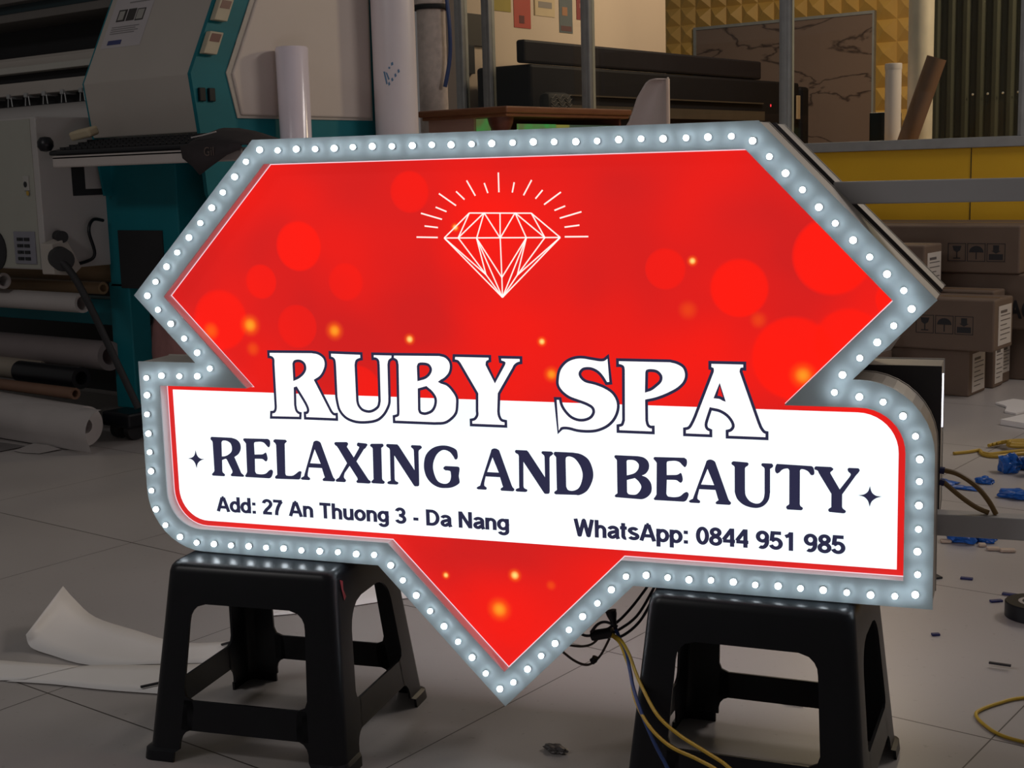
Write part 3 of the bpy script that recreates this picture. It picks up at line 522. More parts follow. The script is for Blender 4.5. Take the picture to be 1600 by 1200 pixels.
win = thing('window_1', 'grey framed glass partition above the yellow half wall', 'window', (-1.5, 5.3, 1.105))
struct(win)
MB().box(-4.9, 3.0, 5.26, 5.34, 1.105, 1.158, 0.004).build('window_sill', M_STEEL, win)
for x in (-4.419, -4.194, -3.419, -2.088, -0.775, 0.6, 1.95):
    MB().box(x - .031, x + .031, 5.27, 5.335, 1.158, 3.2, 0.004).box(x - .010, x + .010, 5.262, 5.27, 1.158, 3.2).build('window_post', M_STEEL, win)
xs = (-4.419, -4.194, -3.419, -2.088, -0.775, 0.6, 1.95)
for a, b in zip(xs[:-1], xs[1:]):
    MB().box(a + .031, b - .031, 5.300, 5.306, 1.158, 3.2).build('glass_pane', M_GLASS, win)

# back room
wl = MB().box(-4.75, -4.5, 5.42, 8.0, 0, 3.4).build('wall_left', M_CREAM)
struct(wl, 'cream wall hung with posters behind the glass', 'wall')
wf = MB().box(-9, 3, 10.32, 10.5, 0, 3.6).build('wall_far', M_GOLD)
struct(wf, 'far wall clad with ochre relief tiles and a brown marble panel', 'wall')
# pyramid relief tiles: one wall covering
rt = MB()
def pyr(x0, x1, z0, z1, h):
    cx, cz = (x0 + x1) / 2, (z0 + z1) / 2
    P = [(x0, 10.318, z0), (x1, 10.318, z0), (x1, 10.318, z1), (x0, 10.318, z1)]
    for i in range(4):
        rt.poly([P[i], P[(i + 1) % 4], (cx, 10.318 - h, cz)])
def tiles(x0, x1, z0, z1, nx, nz, h=0.06):
    for i in range(nx):
        for j in range(nz):
            pyr(x0 + (x1 - x0) * i / nx, x0 + (x1 - x0) * (i + 1) / nx, z0 + (z1 - z0) * j / nz, z0 + (z1 - z0) * (j + 1) / nz, h)
tiles(-5.90, -5.56, 0.9, 3.1, 2, 13, 0.05)
tiles(-5.56, -3.69, 2.385, 3.1, 11, 4, 0.07)
tiles(-3.69, -3.30, 0.9, 3.1, 2, 11, 0.07)
rt.build('relief_tiles', M_GOLD, wf)
MB().box(-5.53, -3.71, 10.28, 10.318, 0.3, 2.365).build('marble_panel', mat_marble(), wf)
MB().box(-5.56, -3.69, 10.27, 10.318, 2.36, 2.387).box(-5.56, -5.53, 10.27, 10.318, 0.3, 2.36).box(-3.71, -3.69, 10.27, 10.318, 0.3, 2.36).build('panel_trim', M_STEEL, wf)

# ribbed sheet metal wall to the right
cor = MB()
n = 150
ring0, ring1 = [], []
pr_ = []
for i in range(n + 1):
    x = -1.85 + i * 0.0225
    k = i % 4
    pr_.append((x, 6.6 - (0.028 if k in (1, 2) else 0.0)))
cor.loft([[(x, y, 0.0) for x, y in pr_], [(x, y, 3.4) for x, y in pr_]], closed=False)
wr = cor.build('wall_right', mat('olive_sheet_metal', (0.06, 0.06, 0.042), 0.6, 0.2, 4, spec=0.2))
struct(wr, 'dark olive ribbed sheet metal wall behind the glass', 'wall')
rv = MB()
for i in range(7):
    rv.lathe([(0.0, 0), (0.008, 0.0), (0.007, 0.004), (0, .007)], (0, 0, 0), 8, False)
    for v in rv.bm.verts:
        if not v.tag:
            v.tag = True
            v.co = Vector((-1.5 + i * 0.09 + v.co.x + .011, 6.570 - v.co.z, 1.43 + v.co.y))
rv.build('screw_heads', mat('bright_screws', (0.8, 0.8, 0.8), 0.2, 0.05, metal=0.6), wr)

# posters on the cream wall (facing +x)
def poster(label, y0, y1, z0, z1, col, extra):
    root = thing('poster', label, 'poster', (-4.495, (y0 + y1) / 2, z0), group='posters on the cream wall')
    MB().box(-4.5, -4.496, y0, y1, z0, z1).build('sheet', mat('poster_paper_%02x%02x%02x' % tuple(int(c * 255) for c in col), col, 0.6, 0.1, 12), root)
    for nm, (a, b, c, d), cc in extra:
        MB().box(-4.496, -4.4945, y0 + (y1 - y0) * a, y0 + (y1 - y0) * b, z0 + (z1 - z0) * c, z0 + (z1 - z0) * d).build(
            nm, mat('poster_ink_%02x%02x%02x' % tuple(int(q * 255) for q in cc), cc, 0.6, 0.1, 20), root)
poster('plain olive yellow poster, leftmost in the row on the cream wall', 5.735, 5.945, 2.135, 2.42, (0.33, 0.26, 0.05), [])
poster('red poster with a dark mark near its foot, second in the row', 5.978, 6.172, 2.037, 2.42, (0.42, 0.07, 0.05), [('printed_mark', (.3, .6, .08, .22), (0.12, 0.03, 0.03)), ('printed_text', (.2, .8, .6, .66), (0.5, 0.16, 0.12))])
poster('cream sheet with a grey printed line, third in the row', 6.215, 6.465, 2.135, 2.42, (0.58, 0.46, 0.30), [('printed_text', (.2, .85, .2, .35), (0.27, 0.24, 0.22)), ('printed_mark', (.4, .65, .62, .72), (0.2, 0.17, 0.15)), ('printed_edge', (0, .04, 0, 1), (0.25, 0.18, 0.1))])
poster('blue grey poster with an orange blotch, fourth in the row', 6.52, 6.685, 2.035, 2.277, (0.12, 0.14, 0.15), [('printed_figure', (.2, .6, .5, .75), (0.36, 0.18, 0.10)), ('printed_band', (.1, .9, .05, .2), (0.13, 0.06, 0.06))])
poster('dark red poster beside the steel post, rightmost in the row', 6.74, 6.90, 2.140, 2.42, (0.24, 0.045, 0.05), [('printed_text', (.2, .95, .3, .42), (0.36, 0.14, 0.13)), ('printed_line', (.5, .95, .5, .55), (0.36, 0.16, 0.15))])
pc = thing('notice_board', 'dark framed board low on the cream wall behind the leftmost posts', 'board', (-4.5, 5.56, 1.8))
MB().box(-4.5, -4.48, 5.425, 5.69, 1.885, 2.095, 0.003).build('board', mat('dark_board', (0.055, 0.048, 0.04), 0.6, 0.1), pc)
MB().box(-4.5, -4.47, 5.425, 5.50, 1.70, 1.885, 0.003).build('board_leg', M_BLACKMATT, pc)

# big black plotter in the back room
pl = thing('wide_format_plotter', 'long black wide format plotter behind the glass partition', 'plotter', (-4.1, 7.2, 0))
MB().box(-4.02, -3.95, 5.36, 8.6, 1.735, 1.88, 0.015).build('lid', mat('black_lid', (0.009, 0.008, 0.013), 0.6, 0.2, spec=0.2), pl)
M_PLOT = mat('plotter_black', (0.006, 0.006, 0.010), 0.65, 0.2, spec=0.2)
MB().box(-4.40, -3.95, 4.9 + .52, 9.30, 1.12, 1.73, 0.02).build('body', M_PLOT, pl)
MB().box(-4.35, -3.93, 9.30, 9.46, 0.9, 1.70, 0.03).build('end_housing', M_PLOT, pl)
MB().box(-3.93, -3.915, 9.19, 9.25, 1.42, 1.62, 0.004).build('pale_tag', mat('pale_tag_plastic', (0.4, 0.3, 0.2), 0.5), pl)
MB().box(-3.95, -3.93, 5.6, 8.6, 1.535, 1.545).box(-3.95, -3.92, 5.6, 8.6, 1.40, 1.475).build('paper_guide', mat('dim_steel', (0.07, 0.06, 0.055), 0.4, 0.2, metal=0.3), pl)
MB().disc((-3.948, 8.76, 1.528), 0.012, (1, 0, 0), 12).build('standby_light', emat('red_standby', (1, 0.03, 0.05), 1.2), pl)
for y in (5.7, 9.0):
    MB().box(-4.35, -4.0, y - .05, y + .05, 0, 1.12, 0.01).build('leg', M_BLACKMATT, pl)

cush = thing('cushion', 'black cushion with wavy pale stripes leaning behind the wooden cabinet', 'cushion', (-3.82, 5.44, 1.2))
cm = MB().box(-3.895, -3.80, 5.41, 5.68, 1.20, 1.545, 0.04)
cm.build('cover', M_BLACKMATT, cush, True)
st = MB()
for k in range(5):
    st.tube([(-3.797, 5.43 + .01 * i, 1.42 + k * .024 + .012 * math.sin(i * .75 + k)) for i in range(24)], 0.0022, 5)
st.build('wavy_stripes', mat('dull_stripe', (0.16, 0.15, 0.15), 0.7), cush)

# dirty round pipe, white pipe, card tube, speaker box behind the glass
t = thing('drain_pipe', 'tall dirty cream drain pipe standing behind the glass', 'pipe', (-1.485, 5.72, 0))
MB().lathe([(.068, 0), (.068, 3.3)], (-1.485, 5.72, 0), 36).build('pipe_wall', M_PIPE, t, True)
t = thing('vinyl_roll', 'slim white roll standing beside the dirty drain pipe', 'roll', (-1.60, 5.62, 0))
MB().lathe([(.044, 0), (.044, 1.575), (.036, 1.58), (.036, 1.5)], (-1.60, 5.62, 0), 28).build('rolled_sheet', M_PVC, t, True)
MB().lathe([(.0445, 1.545), (.0465, 1.55), (.0465, 1.578), (.044, 1.58)], (-1.60, 5.62, 0), 28, False).build('end_ring', M_PVC, t, True)
t = thing('card_tube', 'brown cardboard tube leaning across the dirty drain pipe', 'tube', (-1.62, 5.47, 0.0))
MB().pipe((-1.80, 5.455, 0.18), (-1.312, 5.50, 1.585), 0.052, 0.045).build('tube_wall', M_BROWN, t, True)
t = thing('speaker', 'small black box standing below the ochre tiles', 'speaker', (-1.75, 5.8, 0))
MB().box(-1.815, -1.68, 5.8, 5.95, 0.6, 1.325, 0.006).build('cabinet', M_BLACK, t)
MB().box(-1.78, -1.715, 5.83, 5.92, 0, 0.6, 0.005).build('stand', M_BLACKMATT, t)

# ================================================================== cartons by the yellow wall
def symbols(x0, z0, s, y):
    """fragile glass, umbrella and stacking marks in three frames"""
    m = MB()
    def q(a, b, c, d):
        m.box(x0 + a * s, x0 + b * s, y - .0008, y, z0 + c * s, z0 + d * s)
    def P(pts):
        m.prism([(x0 + a * s, y, z0 + b * s) for a, b in pts], (0, -.0008, 0))
    for i in range(3):
        o = i * 1.08
        q(o, o + 1, 0, .035); q(o, o + 1, .965, 1); q(o, o + .035, 0, 1); q(o + .965, o + 1, 0, 1)
    P([(.25, .85), (.75, .85), (.68, .6), (.5, .48), (.32, .6)]); q(.47, .53, .2, .5); q(.3, .7, .14, .2)
    P([(1.08 + .5 + .4 * math.cos(a), .5 + .36 * math.sin(a)) for a in [math.pi * k / 10 for k in range(11)]]); q(1.55, 1.61, .12, .5)
    q(2.16 + .12, 2.16 + .88, .1, .42); P([(2.5, .9), (2.82, .9), (2.82, .6), (2.92, .6), (2.66, .44), (2.40, .6), (2.5, .6)])
    return m
def carton(label, x0, x1, y0, y1, z0, z1, lab=None, sym=None, letters=None, flap=True, lab2=None):
    r = thing('cardboard_box', label, 'box', ((x0 + x1) / 2, (y0 + y1) / 2, z0), group='cardboard boxes stacked by the yellow wall')
    MB().box(x0, x1, y0, y1, z0, z1, 0.008).build('carton', M_CARD, r)
    if flap:
        MB().box(x0 + .01, x1 - .01, (y0 + y1) / 2 - .022, (y0 + y1) / 2 + .022, z1, z1 + .0008).build('packing_tape', mat('brown_tape', (0.25, 0.16, 0.09), 0.3, 0.1), r)
    if lab:
        a, b, c, d = lab
        lo = MB().box(x1, x1 + .0012, a, b, c, d).build('shipping_label', M_LABEL, r)
        p = MB()
        for k in range(7):
            zz = d - (d - c) * (.12 + .12 * k)
            ln = .75 if k % 3 else .5
            p.box(x1 + .0012, x1 + .0018, a + (b - a) * .15, a + (b - a) * (.15 + ln), zz - (.012 if k == 0 else .004), zz)
        p.build('printed_lines', mat('grey_ink', (0.12, 0.11, 0.11), 0.6), lo)
    if sym:
        symbols(*sym, y0 - .0002).build('handling_symbols', M_INK, r)
    if letters:
        body, lx, lz, lw, lh = letters
        link('printed_letters', text_mesh(body, lx, lz, lw, lh, y0 - .001, bold=0.04), M_INK, r)
    return r
carton('wide cardboard box on top of the back stack, against the yellow wall', -1.60, -.565, 4.60, 5.20, .520, .742, sym=(-.90, .575, .085))
carton('dark cardboard box with large bold letters below the wide top box', -1.55, -.50, 4.62, 5.22, .262, .518, letters=('HAO', -.667, .315, .175, .085), flap=False)
carton('plain cardboard box at the bottom of the back stack', -1.55, -.52, 4.78, 5.24, 0, .260, flap=False)
carton('short cardboard box with a white end label just right of the sign tip', -1.16, -.86, 4.20, 4.415, .444, .672, lab=(4.235, 4.40, .455, .635))
carton('cardboard box with umbrella and glass symbols, its end label facing right', -1.22, -.525, 4.15, 4.40, .214, .442, lab=(4.205, 4.375, .235, .41), sym=(-.875, .285, .082))
carton('narrow cardboard box squeezed behind the box with umbrella symbols', -1.20, -.62, 4.425, 4.58, .214, .455, flap=True)
carton('floor level cardboard box with a white label, nearest of the bottom row', -1.25, -.645, 4.196, 4.415, 0, .212, lab=(4.235, 4.395, .015, .19), flap=False)
carton('floor level cardboard box with a white label, middle of the bottom row', -1.25, -.628, 4.475, 4.605, 0, .212, lab=(4.49, 4.595, .02, .195), flap=False)
carton('floor level cardboard box with a white label, rearmost of the bottom row', -1.25, -.640, 4.612, 4.74, 0, .205, lab=(4.625, 4.73, .05, .185), flap=False)
fb = thing('open_box', 'low open cardboard box with a pale flap half hidden by the sign', 'box', (-1.12, 4.0, 0))
MB().box(-1.27, -.98, 3.93, 4.14, 0, .20, 0.005).build('carton', M_CARD, fb)
MB().prism([(-.985, 3.94, .20), (-.985, 4.13, .20), (-.94, 4.13, .265), (-.94, 3.94, .265)], (.003, 0, .002)).build('box_flap', M_LABEL, fb)
MB().prism([(-1.265, 3.935, .20), (-.985, 3.935, .20), (-.985, 3.86, .235), (-1.265, 3.86, .235)], (0, .001, .003)).build('box_flap', M_TAN, fb)

# ================================================================== wooden cabinet with green glass
cb = thing('display_cabinet', 'reddish wooden cabinet with green lit glass behind the sign', 'cabinet', (-3.0, 4.1, 0))
MB().box(-3.30, -2.72, 3.57, 4.70, 1.335, 1.368, 0.008).box(-3.285, -2.735, 3.585, 4.69, 1.318, 1.337, 0.005).build('top', M_WOODT, cb)
MB().box(-3.27, -2.97, 3.62, 3.64, 0.05, 1.318).build('front_panel', M_WOODL, cb)
MB().box(-3.27, -2.77, 3.64, 4.66, 0.0, 1.10, 0.005).box(-3.27, -3.25, 3.64, 4.66, 1.1, 1.318).box(-3.27, -2.77, 4.64, 4.66, 1.1, 1.318).build('carcass', M_WOOD, cb)
MB().lathe([(.035, 1.0), (.035, 1.17), (.042, 1.19), (.034, 1.205), (.042, 1.22), (.034, 1.235), (.046, 1.255), (.06, 1.285), (.068, 1.318)], (-2.83, 3.66, 0), 20).build('corner_post', M_WOOD, cb, True)
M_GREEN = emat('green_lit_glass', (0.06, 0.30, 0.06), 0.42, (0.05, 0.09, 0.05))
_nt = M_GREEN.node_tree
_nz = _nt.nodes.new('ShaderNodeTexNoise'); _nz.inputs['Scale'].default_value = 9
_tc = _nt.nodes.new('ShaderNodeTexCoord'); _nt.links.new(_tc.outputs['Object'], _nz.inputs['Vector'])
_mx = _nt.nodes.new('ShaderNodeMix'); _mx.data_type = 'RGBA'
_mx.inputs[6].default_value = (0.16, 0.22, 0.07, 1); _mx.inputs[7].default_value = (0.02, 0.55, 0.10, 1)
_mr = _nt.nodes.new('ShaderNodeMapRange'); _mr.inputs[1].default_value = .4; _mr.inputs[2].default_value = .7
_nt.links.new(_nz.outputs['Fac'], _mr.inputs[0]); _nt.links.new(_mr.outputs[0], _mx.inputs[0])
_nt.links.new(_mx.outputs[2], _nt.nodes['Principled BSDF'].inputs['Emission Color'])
MB().box(-2.965, -2.875, 3.632, 3.636, 1.10, 1.315).build('glass_pane', M_GREEN, cb)
MB().box(-2.776, -2.772, 3.72, 4.05, 1.10, 1.285).build('glass_pane', M_GREEN, cb)
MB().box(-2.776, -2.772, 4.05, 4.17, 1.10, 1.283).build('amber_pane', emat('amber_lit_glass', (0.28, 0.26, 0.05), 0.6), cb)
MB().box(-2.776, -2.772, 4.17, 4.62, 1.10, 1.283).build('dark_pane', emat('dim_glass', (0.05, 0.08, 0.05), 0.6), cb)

sh = thing('plastic_sheet', 'curled whitish plastic sheet standing behind the sign rim', 'sheet', (-1.70, 3.25, 0))
rings = []
for zz, wd in ((0, .42), (.6, .36), (1.0, .285), (1.15, .243), (1.227, .212), (1.25, .195), (1.29, .176), (1.345, .153), (1.385, .124), (1.405, .108), (1.416, .09), (1.42, .06)):
    rings.append([(-1.585 - wd * j / 16, 3.2 + .05 * math.sin(j / 16 * math.pi), zz) for j in range(17)])
MB().loft(rings, closed=False).build('curled_sheet', mat('whitish_plastic', (0.55, 0.47, 0.44), 0.4, 0.05), sh, True)
sh.children[0].modifiers.new('t', 'SOLIDIFY').thickness = 0.004
MB().tube([(-1.585, 3.2, 0.0), (-1.585, 3.2, 1.415)], 0.008, 8).build('lit_edge', mat('lit_edge_plastic', (0.7, 0.55, 0.45), 0.4), sh, True)  # paler tube paints the light caught along the sheet's right edge

# concrete-coloured round column
co = thing('round_column', 'dirty speckled round column beside the tall white roll', 'column', (-3.985, 4.5, 0))
MB().lathe([(.085, 0), (.085, 2.02), (.1, 2.03), (.1, 3.3)], (-3.985, 4.5, 0), 36).build('shaft', mat('speckled_cement_pipe', (0.66, 0.56, 0.50), 0.7, 0.3, 26, bump=0.15), co, True)
MB().lathe([(.102, 2.0), (.104, 2.005), (.104, 2.02), (.102, 2.025)], (-3.985, 4.5, 0), 36).build('clamp_ring', M_BLACKMATT, co, True)
MB().tube([(-3.86, 4.5, 2.06), (-3.845, 4.5, 1.9), (-3.85, 4.5, 1.72), (-3.87, 4.47, 1.55)], 0.012, 8, 5).build('blue_cable', M_BWIRE, co, True)

# ================================================================== rolls standing before the printer
rl = thing('vinyl_roll', 'thick tall white roll with a faint blue stamp, standing upright', 'roll', (-2.48, 2.55, 0))
MB().lathe([(.092, 0), (.092, 2.3), (.05, 2.3), (.05, 2.2)], (-2.563, 2.60, 0), 48).build('rolled_sheet', M_PVC, rl, True)
sm_ = MB()
cx_, cy_, R_ = -2.563, 2.60, .0925
def onroll(a, z):
    return (cx_ + R_ * math.cos(a), cy_ + R_ * math.sin(a), z)
b0 = -1.02
def stamp(pts):
    sm_.prism([onroll(b0 + u / R_, 1.455 + v) for u, v in pts], (.0004, -.0006, 0))
stamp([(-.034, .024), (-.026, .024), (-.016, -.026), (-.022, -.03)])
stamp([(-.024, .022), (-.016, .018), (-.006, -.008), (-.012, -.012)])
for k in range(4):
    stamp([(-.012 + .014 * k, -.036 + .017 * k), (-.004 + .014 * k, -.030 + .017 * k), (-.008 + .014 * k, -.018 + .017 * k), (-.014 + .014 * k, -.024 + .017 * k)])
stamp([(-.010, .034), (-.002, .034), (-.002, .042), (-.010, .042)])
stamp([(.002, .046), (.012, .050), (.010, .062), (.002, .058)])
sm_.build('blue_stamp', mat('pale_blue_ink', (0.10, 0.22, 0.38), 0.5, 0.1), rl)
rl = thing('vinyl_roll', 'short thin white roll standing upright above the sign top edge', 'roll', (-2.58, 2.0, 0))
MB().lathe([(.056, 0), (.064, 1.55), (.060, 1.556), (.05, 1.556), (.05, 1.45)], (-2.575, 2.02, 0), 40).build('rolled_sheet', mat('glossy_white_film', (0.80, 0.72, 0.79), 0.16, 0.03), rl, True)

# ================================================================== large format printer at the left
pt = thing('large_format_printer', 'large teal and grey format printer at the left', 'printer', (-3.4, 2.0, 0))
XL, XR = -3.341, -2.69
prof = [(1.628, 1.232), (1.600, 1.447), (1.90, 2.05), (2.2, 2.05), (2.2, 1.232)]
MB().prism([(XL, y, z) for y, z in prof], (XR - XL, 0, 0)).build('hood', M_GREY, pt, bevel=0.004)
MB().prism([(XL - .012, y + .004, z) for y, z in prof[:2] + [(1.90, 2.05), (2.0, 2.05), (1.72, 1.45), (1.74, 1.0), (1.66, 1.0)]], (.012, 0, 0)).build('hood_edge_trim', M_TEAL, pt)
MB().prism([(XR, y, z) for y, z in [(1.640, 1.0), (1.622, 1.232), (1.594, 1.447), (1.9, 2.06), (2.75, 2.06), (2.75, .6), (1.85, .6)]], (.019, 0, 0)).build('end_plate', M_TEAL, pt)
MB().prism([(XR + .019, y, z) for y, z in [(1.806, 1.285), (1.762, 1.455), (2.04, 2.01), (2.57, 2.01), (2.56, 1.283)]], (.005, 0, 0)).build('panel_rim', M_GREY, pt)
pan = [(1.822, 1.296), (1.786, 1.452), (2.06, 2.0), (2.56, 2.0), (2.545, 1.293)]
MB().prism([(XR + .019, y, z) for y, z in pan], (.014, 0, 0)).build('end_panel', M_PANEL, pt, bevel=0.012)
for y, z in ((1.752, 1.69), (1.692, 1.565)):
    b_ = MB().prism([(XR + .017, y - .052, z - .045), (XR + .017, y + .012, z - .048), (XR + .017, y + .052, z + .035), (XR + .017, y - .012, z + .038)], (.028, 0, 0)).build('control_box', mat('cream_plastic', (0.42, 0.37, 0.27), 0.5), pt, bevel=.003)
    MB().prism([(XR + .045, y - .022, z + .0), (XR + .045, y + .024, z - .002), (XR + .045, y + .040, z + .028), (XR + .045, y - .006, z + .030)], (.001, 0, 0)).build('display', mat('dim_red_display', (0.14, 0.05, 0.045), 0.3), b_)
for y in (1.637, 1.683):
    MB().box(XR + .017, XR + .03, y - .015, y + .015, 1.345, 1.395, .003).build('rocker_switch', M_BLACK, pt)
# notice on the hood front
def hoodpt(u, v, d=0.0):
    """u along x (0..1 over the hood), v up the slanted face"""
    y = 1.600 + (1.90 - 1.600) * v - .0008 - d * .895
    z = 1.447 + (2.05 - 1.447) * v + d * .445
    return (XL + (XR - XL) * u, y, z)
def hoodquad(m, u0, u1, v0, v1, d):
    return m.poly([hoodpt(u0, v0, d), hoodpt(u1, v0, d), hoodpt(u1, v1, d), hoodpt(u0, v1, d)])
no = hoodquad(MB(), .055, .44, .225, .63, 0).build('notice_sheet', mat('notice_paper', (0.43, 0.40, 0.41), 0.5, 0.05), pt)
pm = MB()
hoodquad(pm, .12, .205, .40, .48, .0008); hoodquad(pm, .215, .295, .40, .48, .0008); hoodquad(pm, .305, .385, .395, .475, .0008)
pm.build('printed_pictures', mat('dark_print', (0.03, 0.025, 0.025), 0.6), no)
hoodquad(MB(), .132, .185, .41, .47, .0014).build('picture_centre', mat('pale_print', (0.3, 0.29, 0.27), 0.6), no)
hoodquad(MB(), .313, .377, .403, .468, .0014).build('picture_centre', mat('pale_print', (0.3, 0.29, 0.27), 0.6), no)
hoodquad(MB(), .11, .245, .245, .275, .0008).build('printed_bar', mat('navy_print', (0.03, 0.04, 0.14), 0.6), no)
tx = MB()
for k in range(4):
    hoodquad(tx, .1, .37 - .03 * (k % 2), .36 - .014 * k, .366 - .014 * k, .0008)
tx.build('printed_text', mat('faint_print', (0.2, 0.19, 0.19), 0.6), no)
hoodquad(MB(), .2, .40, .52, .528, .0008).build('printed_lines', mat('faint_print', (0.2, 0.19, 0.19), 0.6), no)
# print beam left of the hood, seen in section as long strips
LX = -5.6
def strip(name, z0, z1, y0, y1, m, bev=0.003):
    return MB().box(LX, XL - .012, y0, y1, z0, z1, bev).build(name, m, pt)
strip('top_cover', 1.80, 2.05, 1.80, 2.1, mat('very_dark_teal', (0.004, 0.022, 0.028), 0.5))
strip('top_shelf', 1.835, 1.87, 1.74, 1.80, mat('dim_grey', (0.12, 0.11, 0.10), 0.5))
strip('cover_lip', 1.765, 1.80, 1.79, 2.1, mat('dim_grey', (0.12, 0.11, 0.10), 0.5))
strip('dark_bay', 1.36, 1.80, 2.02, 2.06, M_BLACKMATT)
strip('carriage_rail', 1.585, 1.62, 1.86, 2.02, M_GREY)
strip('rail_edge', 1.545, 1.572, 1.80, 2.0, mat('pale_rail', (0.42, 0.41, 0.37), 0.45, 0.08), .002)
strip('rail_face', 1.565, 1.605, 1.83, 2.0, M_GREY)
strip('belt_slot', 1.505, 1.545, 1.86, 2.0, M_BLACKMATT)
strip('lower_beam', 1.447, 1.503, 1.80, 2.0, M_GREY)
strip('pinch_slot', 1.39, 1.447, 1.88, 2.0, M_BLACKMATT)
for k in range(7):
    x = -3.50 - k * .135
    MB().box(x - .012, x + .012, 1.79, 1.86, 1.435, 1.455, .003).tube([(x - .01, 1.80, 1.44), (x - .016, 1.80, 1.40)], .003, 6).tube([(x + .012, 1.80, 1.44), (x + .018, 1.80, 1.40)], .003, 6).build('pinch_roller', M_STEEL, pt)
ap = MB()
ap.loft([[(LX, y, z), (XL - .012, y, z)] for y, z in [(1.90, 1.405), (1.82, 1.400), (1.74, 1.388), (1.68, 1.365), (1.655, 1.335), (1.655, 1.30)]], closed=False)
ap.build('media_apron', M_LILAC, pt, True)
# electrical cabinet with cooling fan and control panel
ca = MB().box(-5.2, -3.385, 1.395, 1.72, .715, 1.318, .004).build('electrical_cabinet', M_LILAC, pt)
MB().box(-5.2, -3.42, 1.392, 1.396, .72, 1.31).build('cabinet_door', mat('greenish_grey_door', (0.33, 0.33, 0.29), 0.55, 0.06), ca)
MB().box(-3.586, -3.44, 1.386, 1.393, .737, .868, .002).build('socket_panel', mat('panel_grey', (0.2, 0.2, 0.24), 0.4), ca)
so = MB()
for i in range(2):
    for j in range(4):
        so.box(-3.56 + i * .05, -3.535 + i * .05, 1.383, 1.387, .752 + j * .026, .765 + j * .026)
        so.box(-3.53 + i * .045, -3.52 + i * .045, 1.383, 1.387, .752 + j * .026, .765 + j * .026)
so.build('sockets', M_BLACK, ca)
MB().lathe([(.085, 0), (.085, .006), (.07, .008), (.0, .008)], (0, 0, 0), 24).build('cooling_fan', M_BLACKMATT, ca)
fan = bpy.data.objects['cooling_fan']
for v in fan.data.vertices:
    x, y, z = v.co + Vector(pt.location)
    v.co = Vector((-3.735 + x, 1.392 - z, .79 + y)) - Vector(pt.location)
MB().box(-3.486, -3.45, 1.385, 1.393, 1.03, 1.09, .002).build('key_plate', mat('plate_grey', (0.35, 0.34, 0.32), 0.4), ca)
MB().disc((-3.47, 1.384, 1.055), .012, (0, -1, 0), 14).build('key_switch', M_BLACK, ca)
MB().disc((-3.458, 1.384, 1.02), .010, (0, -1, 0), 14).build('yellow_sticker', mat('amber_sticker', (0.4, 0.25, 0.03), 0.5), ca)
MB().box(-3.39, -3.384, 1.543, 1.69, 1.004, 1.133).build('side_slot', M_BLACKMATT, ca)
MB().box(-3.392, -3.383, 1.605, 1.69, 1.03, 1.133).build('slot_cover', M_LILAC, ca)
MB().tube([(-3.38, 1.455, .846), (-3.30, 1.42, .846)], .024, 16).build('cable_gland', M_BLACKMATT, ca, True)
MB().tube([(-3.36, 1.66, .90), (-3.345, 1.60, .905), (-3.335, 1.57, .86), (-3.335, 1.59, .77), (-3.345, 1.56, .74), (-3.35, 1.47, .735), (-3.33, 1.44, .80)], .007, 8, 6).build('hanging_cable', M_BLACK, ca, True)
MB().prism([(-3.30, 1.37, .70), (-3.30, 1.37, .82), (-3.30, 1.44, .84), (-3.30, 1.50, .72), (-3.30, 1.46, .69)], (-.08, 0, 0)).build('motor_bracket', M_GREY, pt, bevel=.004)
ml = MB().tube([(-3.30, 1.40, .765), (-3.22, 1.36, .76)], .045, 20).build('tension_motor', M_BLACKMATT, pt, True)
MB().tube([(-3.24, 1.36, .76), (-3.19, 1.38, .70), (-3.14, 1.41, .58), (-3.08, 1.46, .38), (-3.0, 1.50, .17)], .0145, 10, 5).build('tension_arm', M_BLACKMATT, pt, True)
# teal lower body, legs, stretcher
MB().box(-3.395, -2.93, 1.70, 2.65, .62, 1.16, .006).build('lower_body', M_TEAL, pt)
MB().box(-3.315, -3.03, 1.694, 1.702, .62, .858).build('body_opening', M_BLACKMATT, pt)
MB().box(-3.41, -3.275, 1.70, 1.80, .11, .64, .006).build('leg', M_TEAL, pt)
MB().box(LX, -2.8, 2.40, 2.44, 0.0, .95).build('shade_sheet', M_BLACKMATT, pt)  # added black sheet, stands in for the darkness beneath the printer
MB().box(-3.28, -2.75, 2.0, 2.04, .05, .7).build('rear_frame', mat('shaded_teal', (0.004, 0.03, 0.045), 0.5), pt)  # teal darkened in its colour to give the shade right of the leg
MB().box(-3.36, -3.18, 1.58, 1.76, .055, .115, .01).build('foot', M_BLACK, pt)
for x in (-3.32, -3.23):
    MB().tube([(x, 1.63, .04), (x + .03, 1.63, .04)], .04, 18).build('caster', M_BLACKMATT, pt, True)
MB().box(LX, -3.40, 1.72, 1.82, .455, .565, .004).build('stretcher_beam', M_TEAL, pt)
